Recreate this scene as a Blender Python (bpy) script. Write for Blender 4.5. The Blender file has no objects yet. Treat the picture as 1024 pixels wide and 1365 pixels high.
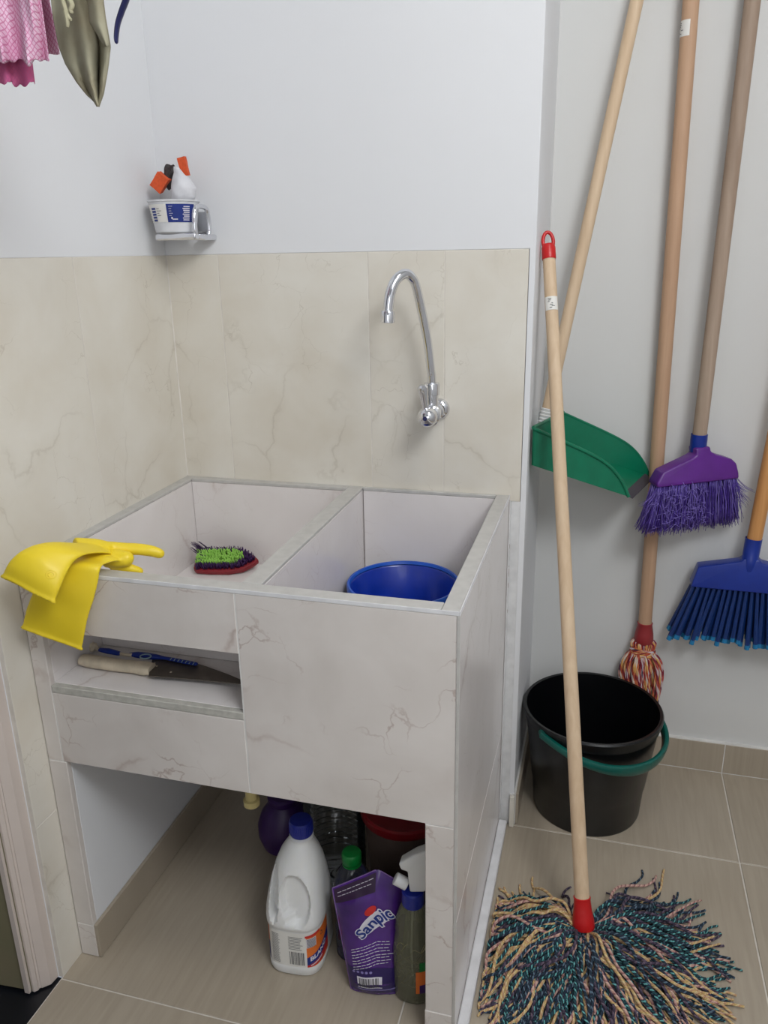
import bpy, bmesh, math, random
from mathutils import Vector, Matrix, noise
R=random.Random(7); PI=math.pi
C=bpy.context.scene.collection
# ------------------------------------------------------------------ camera, world, lights, exposure
F=1059.385
CAM=Vector((0.86656,-1.49683,1.22507))
yaw,pitch,roll=0.274799,0.315561,-0.018169
fw=Vector((-math.sin(yaw)*math.cos(pitch),math.cos(yaw)*math.cos(pitch),-math.sin(pitch)))
r0=Vector((math.cos(yaw),math.sin(yaw),0)); u0=r0.cross(fw)
rt=r0*math.cos(roll)+u0*math.sin(roll); up=-r0*math.sin(roll)+u0*math.cos(roll)
cd=bpy.data.cameras.new('camera'); cam=bpy.data.objects.new('camera',cd); C.objects.link(cam)
cd.sensor_fit='HORIZONTAL'; cd.sensor_width=36; cd.lens=36*F/1024; cd.clip_start=0.02
m=Matrix((rt,up,-fw)).transposed().to_4x4(); m.translation=CAM; cam.matrix_world=m
bpy.context.scene.camera=cam
w=bpy.data.worlds.new('world'); bpy.context.scene.world=w; w.use_nodes=True
bg=w.node_tree.nodes['Background']; bg.inputs[0].default_value=(0.80,0.88,1.0,1); bg.inputs[1].default_value=0.45
def area(name,loc,target,size,power,col,sy=None):
    l=bpy.data.lights.new(name,'AREA'); l.energy=power; l.color=col; l.size=size
    if sy: l.shape='RECTANGLE'; l.size_y=sy
    o=bpy.data.objects.new(name,l); C.objects.link(o); o.location=loc
    o.rotation_euler=(Vector(target)-Vector(loc)).to_track_quat('-Z','Y').to_euler(); return o
area('daylight',(1.62,-1.56,2.22),(0.20,-0.3,0.75),0.8,21,(0.94,0.97,1.0),0.5)
area('rear_fill',(1.25,-2.5,1.45),(0.45,-0.3,0.6),0.9,4.5,(0.93,0.96,1.0),0.8)  # added fill lamp behind the camera to brighten the sink fronts, not a window
area('ceiling_light',(1.15,-0.75,2.36),(1.15,-0.75,0),0.35,4,(1.0,0.95,0.88))
vs=bpy.context.scene.view_settings
vs.view_transform='Standard'; vs.look='None'; vs.gamma=1; vs.exposure=0.22; vs.use_curve_mapping=False

# ------------------------------------------------------------------ helpers
def ray(px,py): return fw+rt*((px-512)/F)-up*((py-682.5)/F)
def on(px,py,ax,v):
    d=ray(px,py); return CAM+d*((v-CAM[ax])/d[ax])
def ay(px,py,v): return on(px,py,1,v)      # point at depth y
def az(px,py,v): return on(px,py,2,v)      # point at height z
def axx(px,py,v): return on(px,py,0,v)
def apl(px,py,P,n):
    d=ray(px,py); return CAM+d*((P-CAM).dot(n)/d.dot(n))
def lin(c):
    return tuple(((v/255)/12.92 if v/255<=0.04045 else ((v/255+0.055)/1.055)**2.4) for v in c)+(1,)
def nodes(name):
    mt=bpy.data.materials.new(name); mt.use_nodes=True; nt=mt.node_tree
    return mt,nt,nt.nodes['Principled BSDF']
def N(nt,t,**k):
    n=nt.nodes.new(t)
    for a,b in k.items():
        if a=='i':
            for kk,vv in b.items(): n.inputs[kk].default_value=vv
        else: setattr(n,a,b)
    return n
def coords(nt,scale=(1,1,1),rand=True,kind='Object'):
    tc=N(nt,'ShaderNodeTexCoord'); mp=N(nt,'ShaderNodeMapping'); mp.inputs['Scale'].default_value=scale
    nt.links.new(tc.outputs[kind],mp.inputs[0])
    if rand:
        oi=N(nt,'ShaderNodeObjectInfo'); ml=N(nt,'ShaderNodeMath',operation='MULTIPLY'); ml.inputs[1].default_value=37
        nt.links.new(oi.outputs['Random'],ml.inputs[0]); cx=N(nt,'ShaderNodeCombineXYZ')
        for k in range(3): nt.links.new(ml.outputs[0],cx.inputs[k])
        nt.links.new(cx.outputs[0],mp.inputs['Location'])
    return mp.outputs[0]
def ramp(nt,fac,stops):
    r=N(nt,'ShaderNodeValToRGB'); el=r.color_ramp.elements
    while len(el)<len(stops): el.new(0.5)
    for e,(p,c) in zip(el,stops): e.position=p; e.color=c
    nt.links.new(fac,r.inputs[0]); return r.outputs[0]
def noisy(nt,vec,scale,detail=4,dist=0,rough=.5):
    n=N(nt,'ShaderNodeTexNoise'); n.inputs['Scale'].default_value=scale; n.inputs['Detail'].default_value=detail
    n.inputs['Distortion'].default_value=dist; n.inputs['Roughness'].default_value=rough
    nt.links.new(vec,n.inputs['Vector']); return n.outputs['Fac']
def mix(nt,fac,a,b,mode='MIX'):
    x=N(nt,'ShaderNodeMix',data_type='RGBA',blend_type=mode)
    if isinstance(fac,float): x.inputs[0].default_value=fac
    else: nt.links.new(fac,x.inputs[0])
    for k,v in ((6,a),(7,b)):
        if isinstance(v,tuple): x.inputs[k].default_value=v
        else: nt.links.new(v,x.inputs[k])
    return x.outputs[2]
def bump(nt,b,fac,strength,dist=0.002):
    bp=N(nt,'ShaderNodeBump'); bp.inputs['Strength'].default_value=strength; bp.inputs['Distance'].default_value=dist
    nt.links.new(fac,bp.inputs['Height']); nt.links.new(bp.outputs[0],b.inputs['Normal'])
def plain(name,c,rough=.5,metal=0,var=.08,scale=30,bmp=0,coat=0,sss=0,stretch=(1,1,1),c2=None):
    mt,nt,b=nodes(name); v=coords(nt,stretch,False); f=noisy(nt,v,scale)
    a=lin(c); d=lin(c2) if c2 else tuple(x*(1-var*2) for x in a[:3])+(1,)
    nt.links.new(ramp(nt,f,[(.35,a),(.7,d)]),b.inputs['Base Color'])
    b.inputs['Roughness'].default_value=rough; b.inputs['Metallic'].default_value=metal
    if coat: b.inputs['Coat Weight'].default_value=coat
    if sss: b.inputs['Subsurface Weight'].default_value=sss; b.inputs['Subsurface Radius'].default_value=(.01,.008,.004)
    if bmp: bump(nt,b,f,bmp)
    return mt
def marble(name,c1,c2,vein,amt=.6,scale=3.0,width=.03,rough=.28,fine=.35):
    mt,nt,b=nodes(name); v=coords(nt)
    base=ramp(nt,noisy(nt,v,7,6,.3),[(.3,lin(c1)),(.7,lin(c2))])
    nw=N(nt,'ShaderNodeTexNoise'); nw.inputs['Scale'].default_value=9; nw.inputs['Detail'].default_value=5; nt.links.new(v,nw.inputs['Vector'])
    vm=N(nt,'ShaderNodeVectorMath',operation='SCALE'); vm.inputs['Scale'].default_value=.16; nt.links.new(nw.outputs['Color'],vm.inputs[0])
    va=N(nt,'ShaderNodeVectorMath',operation='ADD'); nt.links.new(v,va.inputs[0]); nt.links.new(vm.outputs[0],va.inputs[1])
    def mr(x,a,b_,c,d):
        m_=N(nt,'ShaderNodeMapRange'); nt.links.new(x,m_.inputs[0])
        for k,q in zip((1,2,3,4),(a,b_,c,d)): m_.inputs[k].default_value=q
        return m_.outputs[0]
    def mul(a,b_):
        m_=N(nt,'ShaderNodeMath',operation='MULTIPLY'); nt.links.new(a,m_.inputs[0])
        if isinstance(b_,float): m_.inputs[1].default_value=b_
        else: nt.links.new(b_,m_.inputs[1])
        return m_.outputs[0]
    def crack(sc,wd,msc,thr,a):
        vo=N(nt,'ShaderNodeTexVoronoi',feature='DISTANCE_TO_EDGE'); vo.inputs['Scale'].default_value=sc; nt.links.new(va.outputs[0],vo.inputs['Vector'])
        return mul(mul(mr(vo.outputs['Distance'],0,wd,1,0),mr(noisy(nt,v,msc,3),thr,thr+.12,0,1)),a)
    c=mix(nt,crack(scale*1.3,width*2.2,scale*1.1,.50,amt*.75),base,lin(vein))
    c=mix(nt,crack(scale*1.3,width*9,scale*1.1,.52,amt*.35),c,lin(vein))
    c=mix(nt,crack(scale*4.0,width*1.6,scale*2.3,.50,amt*fine),c,lin(vein))
    nt.links.new(c,b.inputs['Base Color']); b.inputs['Roughness'].default_value=rough
    return mt
def woodm(name,c1,c2,rough=.6):
    mt,nt,b=nodes(name); v=coords(nt,(60,60,3)); f=noisy(nt,v,1.5,6,.6)
    g=noisy(nt,coords(nt,(6,6,2)),1.2,2)
    c=ramp(nt,f,[(.3,lin(c1)),(.75,lin(c2))])
    c=mix(nt,.35,c,ramp(nt,g,[(.4,lin(c1)),(.65,lin(c2))]))
    nt.links.new(c,b.inputs['Base Color']); b.inputs['Roughness'].default_value=rough; bump(nt,b,f,.15,.0006)
    return mt
def clear(name,tint,refl=.25,rough=.05,cover=0.0,cc=(200,200,200)):
    # thin clear plastic: lets light through, reflects by Fresnel, with a little haze
    mt=bpy.data.materials.new(name); mt.use_nodes=True; nt=mt.node_tree; nt.nodes.remove(nt.nodes['Principled BSDF'])
    out=nt.nodes['Material Output']; tr=N(nt,'ShaderNodeBsdfTransparent'); tr.inputs[0].default_value=lin(tint)
    gl=N(nt,'ShaderNodeBsdfGlossy'); gl.inputs['Roughness'].default_value=rough
    fr=N(nt,'ShaderNodeFresnel'); fr.inputs[0].default_value=1.5
    m1=N(nt,'ShaderNodeMixShader'); nt.links.new(fr.outputs[0],m1.inputs[0]); nt.links.new(tr.outputs[0],m1.inputs[1]); nt.links.new(gl.outputs[0],m1.inputs[2])
    df=N(nt,'ShaderNodeBsdfDiffuse'); df.inputs[0].default_value=lin(cc)
    n=noisy(nt,coords(nt,(1,1,1),False),25); mr=N(nt,'ShaderNodeMapRange'); mr.inputs[3].default_value=cover*.7; mr.inputs[4].default_value=min(1,cover*1.3)
    nt.links.new(n,mr.inputs[0])
    m2=N(nt,'ShaderNodeMixShader'); nt.links.new(mr.outputs[0],m2.inputs[0])
    nt.links.new(m1.outputs[0],m2.inputs[1]); nt.links.new(df.outputs[0],m2.inputs[2]); nt.links.new(m2.outputs[0],out.inputs[0])
    return mt
def yarn(name,cols,pitch=.012,rough=.9):
    mt,nt,b=nodes(name); tc=N(nt,'ShaderNodeTexCoord'); sp=N(nt,'ShaderNodeSeparateXYZ'); nt.links.new(tc.outputs['UV'],sp.inputs[0])
    a=N(nt,'ShaderNodeMath',operation='MULTIPLY'); a.inputs[1].default_value=1/pitch; nt.links.new(sp.outputs[1],a.inputs[0])
    s=N(nt,'ShaderNodeMath',operation='ADD'); nt.links.new(a.outputs[0],s.inputs[0]); nt.links.new(sp.outputs[0],s.inputs[1])
    fr=N(nt,'ShaderNodeMath',operation='FRACT'); nt.links.new(s.outputs[0],fr.inputs[0])
    r=N(nt,'ShaderNodeValToRGB'); r.color_ramp.interpolation='CONSTANT'; el=r.color_ramp.elements
    while len(el)<len(cols): el.new(.5)
    for i,(e,c) in enumerate(zip(el,cols)): e.position=i/len(cols); e.color=lin(c)
    nt.links.new(fr.outputs[0],r.inputs[0]); nt.links.new(r.outputs[0],b.inputs['Base Color']); b.inputs['Roughness'].default_value=rough
    w2=N(nt,'ShaderNodeMath',operation='PINGPONG'); w2.inputs[1].default_value=.5/len(cols); nt.links.new(fr.outputs[0],w2.inputs[0]); bump(nt,b,w2.outputs[0],.8,.006)
    return mt

# geometry
def BM(): return bmesh.new()
def box(bm,x0,x1,y0,y1,z0,z1,mi=0):
    vs_=[bm.verts.new((x,y,z)) for x in (x0,x1) for y in (y0,y1) for z in (z0,z1)]
    for f in ((0,1,3,2),(4,6,7,5),(0,4,5,1),(2,3,7,6),(0,2,6,4),(1,5,7,3)):
        fc=bm.faces.new([vs_[i] for i in f]); fc.material_index=mi
    return bm
def bev(bm,w=.002,seg=2,ang=30):
    bmesh.ops.recalc_face_normals(bm,faces=bm.faces)
    e=[e for e in bm.edges if len(e.link_faces)==2 and e.calc_face_angle(0)>math.radians(ang)]
    bmesh.ops.bevel(bm,geom=e,offset=w,segments=seg,affect='EDGES',profile=.5,clamp_overlap=True); return bm
def catm(P,n):
    P=[Vector(p) for p in P]; out=[]
    for i in range(len(P)-1):
        a=P[max(i-1,0)];b=P[i];c=P[i+1];d=P[min(i+2,len(P)-1)]
        for k in range(n):
            t=k/n; out.append(.5*((2*b)+(c-a)*t+(2*a-5*b+4*c-d)*t*t+(3*b-a-3*c+d)*t**3))
    out.append(P[-1]); return out
def lerpl(L,t):
    t=max(0,min(1,t))*(len(L)-1); i=min(int(t),len(L)-2); f=t-i; return L[i]*(1-f)+L[i+1]*f
def tube(bm,P,rad,n=12,cap=True,mi=0,uv=None,flat=None,round_end=False):
    P=[Vector(p) for p in P]; rl=rad if isinstance(rad,(list,tuple)) else [rad,rad]
    T=[(P[min(i+1,len(P)-1)]-P[max(i-1,0)]).normalized() for i in range(len(P))]
    up_=Vector((0,0,1)) if abs(T[0].z)<.9 else Vector((1,0,0)); a=T[0].cross(up_).normalized()
    rings=[]; L=0; Ls=[]
    if round_end:
        P2=[];r2=[];T2=[]
        for i,p in enumerate(P):
            P2.append(p); r2.append(lerpl(rl,i/(len(P)-1))); T2.append(T[i])
        re=r2[-1]
        for k in (1,2,3,4):
            an=k/4*PI/2*.96; P2.append(P[-1]+T[-1]*re*math.sin(an)); r2.append(re*math.cos(an)); T2.append(T[-1])
        P,T=P2,T2
    for i,p in enumerate(P):
        if i>0: L+=(p-P[i-1]).length
        Ls.append(L)
        a=(a-T[i]*a.dot(T[i])).normalized(); b=T[i].cross(a)
        r=r2[i] if round_end else lerpl(rl,i/(len(P)-1))
        rings.append([bm.verts.new(p+(a*math.cos(2*PI*k/n)+b*math.sin(2*PI*k/n)*(flat or 1))*r) for k in range(n)])
    for i in range(len(rings)-1):
        for k in range(n):
            f=bm.faces.new((rings[i][k],rings[i][(k+1)%n],rings[i+1][(k+1)%n],rings[i+1][k])); f.smooth=True; f.material_index=mi
            if uv is not None:
                for lp,(uu,vv) in zip(f.loops,((k/n,Ls[i]),((k+1)/n,Ls[i]),((k+1)/n,Ls[i+1]),(k/n,Ls[i+1]))): lp[uv].uv=(uu,vv)
    if cap:
        f=bm.faces.new(rings[0][::-1]); f.material_index=mi; f=bm.faces.new(rings[-1]); f.material_index=mi
    return bm
def lathe(bm,prof,c=(0,0,0),n=32,mi=0,sx=1,sy=1,axis=None,cap0=False,cap1=False):
    c=Vector(c); q=Vector((0,0,1)).rotation_difference(Vector(axis).normalized()) if axis else None
    rings=[]
    for r,z in prof:
        ring=[]
        for k in range(n):
            v=Vector((r*sx*math.cos(2*PI*k/n),r*sy*math.sin(2*PI*k/n),z))
            if q: v=q@v
            ring.append(bm.verts.new(c+v))
        rings.append(ring)
    for i in range(len(rings)-1):
        for k in range(n):
            f=bm.faces.new((rings[i][k],rings[i][(k+1)%n],rings[i+1][(k+1)%n],rings[i+1][k])); f.smooth=True; f.material_index=mi
    if cap0: bm.faces.new(rings[0][::-1]).material_index=mi
    if cap1: bm.faces.new(rings[-1]).material_index=mi
    return bm
def prism(bm,poly,vec,mi=0):
    vec=Vector(vec); a=[bm.verts.new(Vector(p)) for p in poly]; b=[bm.verts.new(Vector(p)+vec) for p in poly]; n=len(a)
    bm.faces.new(a[::-1]).material_index=mi; bm.faces.new(b).material_index=mi
    for i in range(n): bm.faces.new((a[i],a[(i+1)%n],b[(i+1)%n],b[i])).material_index=mi
    return bm
def loft(bm,secs,n=28,sub=5,cap=True,mi=0,pw=1.0):
    cs=catm([s[0] for s in secs],sub); As=catm([s[1] for s in secs],sub); Bs=catm([s[2] for s in secs],sub); rings=[]
    for c,a,b in zip(cs,As,Bs):
        ring=[]
        for k in range(n):
            t=2*PI*k/n; x=math.cos(t); y=math.sin(t)
            ring.append(bm.verts.new(c+a*math.copysign(abs(x)**pw,x)+b*math.copysign(abs(y)**pw,y)))
        rings.append(ring)
    for i in range(len(rings)-1):
        for k in range(n):
            f=bm.faces.new((rings[i][k],rings[i][(k+1)%n],rings[i+1][(k+1)%n],rings[i+1][k])); f.smooth=True; f.material_index=mi
    if cap: bm.faces.new(rings[0][::-1]); bm.faces.new(rings[-1])
    return rings
def sheet(bm,fn,nu,nv,thick=0,mi=0,uv=None):
    g=[[bm.verts.new(fn(i/nu,j/nv)) for i in range(nu+1)] for j in range(nv+1)]
    for j in range(nv):
        for i in range(nu):
            f=bm.faces.new((g[j][i],g[j][i+1],g[j+1][i+1],g[j+1][i])); f.smooth=True; f.material_index=mi
            if uv is not None:
                for lp,(a,b) in zip(f.loops,((i,j),(i+1,j),(i+1,j+1),(i,j+1))): lp[uv].uv=(a/nu,b/nv)
    return g
def finish(bm,name,mats,smooth=False):
    bmesh.ops.recalc_face_normals(bm,faces=bm.faces)
    me=bpy.data.meshes.new(name)
    if smooth:
        for f in bm.faces: f.smooth=True
        for e in bm.edges:
            if len(e.link_faces)==2 and e.calc_face_angle(0)>math.radians(38): e.smooth=False
    bm.to_mesh(me); bm.free()
    for mt in (mats if isinstance(mats,(list,tuple)) else [mats]): me.materials.append(mt)
    return me
def root_of(o):
    while o.parent: o=o.parent
    return o
def part(name,bm,mats,parent,smooth=True,world=True,solid=0,kind=None,label=None,sub=0):
    if world: bm.transform(root_of(parent).matrix_basis.inverted())
    o=bpy.data.objects.new(name,finish(bm,name,mats,smooth)); C.objects.link(o); o.parent=parent
    mods(o,solid,sub)
    if kind: o['kind']=kind
    if label: o['label']=label
    return o
def mods(o,solid,sub):
    if solid:
        s=o.modifiers.new('s','SOLIDIFY'); s.thickness=abs(solid); s.offset=-1 if solid>0 else 0
    if sub:
        s=o.modifiers.new('u','SUBSURF'); s.levels=sub; s.render_levels=sub
def thing(name,label,cat,loc=(0,0,0),group=None,rot=None):
    o=bpy.data.objects.new(name,None); C.objects.link(o); o.empty_display_size=.02
    mb=(rot.to_4x4() if rot else Matrix.Identity(4)); mb.translation=Vector(loc); o.matrix_basis=mb
    o['label']=label; o['category']=cat
    if group: o['group']=group
    return o
def single(name,bm,mats,label,cat,loc,smooth=True,group=None,solid=0,sub=0):
    bm.transform(Matrix.Translation(-Vector(loc)))
    o=bpy.data.objects.new(name,finish(bm,name,mats,smooth)); C.objects.link(o); o.location=loc
    o['label']=label; o['category']=cat
    if group: o['group']=group
    mods(o,solid,sub); return o
def struct(name,bm,mats,parent=None,smooth=False):
    o=bpy.data.objects.new(name,finish(bm,name,mats,smooth)); C.objects.link(o)
    if parent: o.parent=parent
    else: o['kind']='structure'
    return o
def frame(P0,X,Z):
    X=Vector(X).normalized(); Z=Vector(Z); Z=(Z-X*Z.dot(X)).normalized(); Y=Z.cross(X)
    return Matrix((X,Y,Z)).transposed()
def textmesh(bm,s,size,fn,mi=0,ang=0,bold=0.0,shear=0):
    cu=bpy.data.curves.new('t','FONT'); cu.body=s; cu.size=size; cu.align_x='CENTER'; cu.align_y='CENTER'; cu.offset=bold; cu.shear=shear; cu.resolution_u=3
    to=bpy.data.objects.new('t',cu); C.objects.link(to); dg=bpy.context.evaluated_depsgraph_get()
    me=bpy.data.meshes.new_from_object(to.evaluated_get(dg)); bpy.data.objects.remove(to); bpy.data.curves.remove(cu)
    b2=bmesh.new(); b2.from_mesh(me); bpy.data.meshes.remove(me); bmesh.ops.triangulate(b2,faces=b2.faces)
    ca,sa=math.cos(ang),math.sin(ang); mp={}
    for v in b2.verts: x,y=v.co.x*ca-v.co.y*sa,v.co.x*sa+v.co.y*ca; mp[v.index]=bm.verts.new(fn(x,y))
    b2.verts.ensure_lookup_table()
    for f in b2.faces:
        try: g=bm.faces.new([mp[v.index] for v in f.verts]); g.material_index=mi
        except ValueError: pass
    b2.free()
def patch(bm,fn,u0_,u1_,v0_,v1_,nu=4,nv=4,mi=0):
    g=[[bm.verts.new(fn(u0_+(u1_-u0_)*i/nu,v0_+(v1_-v0_)*j/nv)) for i in range(nu+1)] for j in range(nv+1)]
    for j in range(nv):
        for i in range(nu):
            f=bm.faces.new((g[j][i],g[j][i+1],g[j+1][i+1],g[j+1][i])); f.material_index=mi; f.smooth=True

# ------------------------------------------------------------------ materials
white=plain('wall_paint',(226,227,229),.85,var=.01,scale=3,bmp=.03)
nichep=plain('niche_paint',(212,212,210),.8,var=.01,scale=3,bmp=.03)
cream=marble('cream_marble',(225,221,211),(213,206,192),(160,148,128),.30,3.2,.007,.35,1.1)
greyt=marble('grey_marble_tile',(222,216,211),(206,199,193),(150,122,110),.72,3.0,.014,.32,.8)
palet=marble('pale_marble_tile',(230,225,223),(222,216,213),(176,156,148),.5,3.4,.012,.22,.5)
grout=plain('grout',(222,216,206),.9)
groutw=plain('white_grout',(226,224,220),.9)
alu=plain('rim_trim',(196,194,190),.45,.1,var=.06,scale=60)
lip=plain('cut_edge',(190,188,180),.6,var=.12,scale=80)
whitet=plain('white_trim',(226,226,228),.5)
rawp=plain('old_plaster',(222,222,222),.8,var=.08,scale=40,bmp=.3)
mt,nt,b=nodes('floor_tile'); v=coords(nt,(70,5,1)); f=noisy(nt,v,1.4,6,.5)
g=noisy(nt,coords(nt,(2,2,2)),2,3)
nt.links.new(mix(nt,.4,ramp(nt,f,[(.3,lin((176,164,147))),(.7,lin((160,148,130)))]),ramp(nt,g,[(.35,lin((176,165,148))),(.65,lin((161,150,133)))])),b.inputs['Base Color'])
b.inputs['Roughness'].default_value=.35; floort=mt
chrome=plain('chrome',(225,226,230),.08,1,var=.01)
steel=plain('knife_steel',(120,112,104),.42,.8,var=.1,scale=40)
darkm=plain('black_floor',(18,20,26),.3)
pinkw=plain('door_frame_paint',(206,194,186),.5,var=.03,scale=8)
brownp=plain('door_panel_paint',(134,124,100),.4,var=.1,scale=4,c2=(112,114,86))
yel=plain('yellow_rubber',(240,212,44),.42,var=.04,scale=9,sss=.05)
woodp=woodm('pale_wood',(218,194,164),(198,170,138))
woodt=woodm('tan_wood',(194,158,128),(172,136,108))
woodg=woodm('greyed_wood',(172,152,134),(142,120,102))
woodo=woodm('orange_wood',(214,160,100),(188,128,70))
red=plain('red_plastic',(196,26,28),.35); redd=plain('dull_red_plastic',(150,44,48),.45)
green=plain('green_plastic',(6,116,84),.35); greend=plain('teal_handle_plastic',(6,92,82),.3)
black=plain('black_plastic',(8,9,12),.3); rubber=plain('dark_rubber',(70,66,72),.6)
blue=plain('blue_plastic',(10,44,140),.35); blueb=plain('bright_blue_plastic',(6,48,160),.3,coat=.2); bluer=plain('blue_bucket_rim',(16,84,190),.3)
navy=plain('navy_plastic',(30,34,84),.4); blued=plain('dark_blue_bristle',(10,48,110),.45); bluet=plain('cyan_bristle_tip',(26,120,170),.5)
purp=plain('purple_plastic',(92,30,132),.35); violet=plain('violet_bristle',(84,58,158),.4); violetl=plain('light_violet_bristle',(140,120,206),.4); dpurp=plain('dark_purple_bristle',(58,20,80),.5)
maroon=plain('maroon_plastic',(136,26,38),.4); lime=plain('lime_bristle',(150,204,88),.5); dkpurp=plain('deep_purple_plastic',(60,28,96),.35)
hdpe=plain('white_plastic',(226,226,224),.4,var=.02,sss=.1); capblue=plain('cap_blue',(18,36,140),.35); capgreen=plain('cap_green',(10,120,50),.35)
labelw=plain('label_white',(226,224,218),.5,var=.02); orange=plain('label_orange',(224,112,40),.5); inkb=plain('ink_blue',(24,48,130),.5); ink=plain('ink_dark',(70,70,74),.6); inkr=plain('ink_red',(206,44,40),.5); inkw=plain('ink_white',(226,222,230),.5)
pouchm=plain('pouch_film',(84,40,134),.25,var=.2,scale=14,c2=(50,22,88),coat=.3); pouchd=plain('pouch_dark',(52,30,60),.3)
bone=plain('bone_plastic',(214,200,176),.6,var=.12,scale=50); sponge_o=plain('orange_sponge',(222,92,50),.95,scale=200,bmp=.6); wool=plain('steel_wool',(60,56,56),.5,.3,scale=300,bmp=1)
olive=plain('olive_cloth',(156,152,130),.95,var=.1,scale=25,bmp=.15,c2=(136,126,102)); cordm=plain('beige_cord',(186,180,150),.9)
pvc=plain('yellowed_pvc',(206,190,130),.5); caulk=plain('grime',(150,120,112),.9)

# ------------------------------------------------------------------ setting
XP=.732; YN=.317; ZT=1.227; CE=2.40
flo=struct('floor',box(BM(),-.0029,2.0,-2.6,.40,-.03,-.002),grout)
tm={}
def ftile(x0,x1,y0,y1,mat=floort,z=(-.012,0),parent=flo,name='tile'):
    g_=.0015; dx=x1-x0-2*g_; dy=y1-y0-2*g_; dz=z[1]-z[0]; key=(round(dx,4),round(dy,4),round(dz,4),mat.name)
    if key not in tm: tm[key]=finish(bev(box(BM(),-dx/2,dx/2,-dy/2,dy/2,-dz/2,dz/2),.0008,1),name,mat)
    o=bpy.data.objects.new(name,tm[key]); C.objects.link(o); o.parent=parent; o.location=((x0+x1)/2,(y0+y1)/2,(z[0]+z[1])/2); return o
ys=[-2.4-.002,-1.802,-1.202,-.602,-.002,.317]; xs=[-.002,.604,1.204,1.804]
for i in range(3):
    for j in range(5):
        x0,x1=xs[i],xs[i+1]
        if j==4:
            if i==0: continue
            if i==1: x0=.734
        ftile(x0,x1,ys[j],ys[j+1])
# left wall: plaster core, tiles, plaster above
wl=struct('wall_left',bev(box(box(BM(),-.10,-.008,-.600,.0,0,CE),-.008,0,-.600,0,ZT,CE),.0005,1),white)
def xtile(y0,y1,z0,z1,mat=cream,x=(-.009,.0008),parent=wl):
    g_=.0009; k=(round(y1-y0,4),round(z1-z0,4),mat.name,'x')
    if k not in tm: tm[k]=finish(bev(box(BM(),-(x[1]-x[0])/2,(x[1]-x[0])/2,-(y1-y0)/2+g_,(y1-y0)/2-g_,-(z1-z0)/2+g_,(z1-z0)/2-g_),.0007,1),'tile',mat)
    o=bpy.data.objects.new('tile',tm[k]); C.objects.link(o); o.parent=parent; o.location=((x[0]+x[1])/2,(y0+y1)/2,(z0+z1)/2); return o
gl=bpy.data.objects.new('grout',finish(box(BM(),-.0085,.0004,-.5995,-.001,0,ZT),'grout',grout)); C.objects.link(gl); gl.parent=wl
for y0,y1 in ((-.600,-.302),(-.302,-.001)):
    for z0,z1 in ((.0,.322),(.322,ZT)): xtile(y0,y1,z0,z1)
# wall beyond the doorway on the left, head of the opening
struct('wall_left_near',box(box(BM(),-.10,0,-2.6,-1.50,0,CE),-.10,0,-1.50,-.60,2.06,CE),white)
struct('floor_outside',box(BM(),-1.3,-.003,-2.6,-.598,-.04,-.004),darkm)
struct('wall_outside',box(BM(),-1.36,-1.3,-2.6,0,0,CE),white)
# door frame at the end of the tiled wall
dr=bpy.data.objects.new('door_1',None); C.objects.link(dr); dr['kind']='structure'
prf=[(-.0095,-.5995),(-.0115,-.617),(-.0225,-.628),(-.0240,-.6275),(-.0262,-.630),(-.0255,-.633),(-.030,-.638),(-.034,-.638),(-.034,-.5995)]
part('door_frame',prism(BM(),[(x,y,0) for x,y in prf],(0,0,2.06)),pinkw,dr,False)
part('door_panel',prism(BM(),[(-.0345,-.6395,.004),(-.0345,-.604,.004),(-.16,-.604,.004),(-.16,-.648,.004)],(0,0,2.05)),brownp,dr,False)
part('frame_strip',box(BM(),-.044,-.0345,-.645,-.6398,0.002,2.06),pinkw,dr,False)
# back wall (pier) with tiles
wb=struct('wall_back',bev(box(box(BM(),-.10,XP,.008,.0+.45,0,CE),-.10,XP,0,.008,ZT,CE),.001,1),white)
struct('trim_1',bev(box(BM(),.7215,XP,0,.0082,.0,ZT+.001),.0005,1),white)
struct('trim_2',bev(box(BM(),.700,.7215,.0002,.0084,.0,.758),.0005,1),rawp)
def ytile(x0,x1,z0,z1,mat=cream,y=(-.0008,.009),parent=wb,g_=.0009):
    k=(round(x1-x0,4),round(z1-z0,4),mat.name,'y')
    if k not in tm: tm[k]=finish(bev(box(BM(),-(x1-x0)/2+g_,(x1-x0)/2-g_,-(y[1]-y[0])/2,(y[1]-y[0])/2,-(z1-z0)/2+g_,(z1-z0)/2-g_),.0007,1),'tile',mat)
    o=bpy.data.objects.new('tile',tm[k]); C.objects.link(o); o.parent=parent; o.location=((x0+x1)/2,(y[0]+y[1])/2,(z0+z1)/2); return o
gl=bpy.data.objects.new('grout',finish(box(box(BM(),0,.7205,-.0004,.0085,.758,ZT),0,.6995,-.0004,.0085,0,.757),'grout',grout)); C.objects.link(gl); gl.parent=wb
for x0,x1 in ((.001,.114),(.114,.422),(.422,.569),(.569,.7212)):
    ytile(x0,x1,.758,ZT)
    ytile(x0,min(x1,.70),.0,.758,whitet)
gl=bpy.data.objects.new('corner_grout',finish(prism(BM(),[(.0006,-.0007,0.771),(.0028,-.0009,.771),(.0009,-.0028,.771)],(0,0,ZT-.771)),'corner_grout',grout)); C.objects.link(gl); gl.parent=wb
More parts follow.
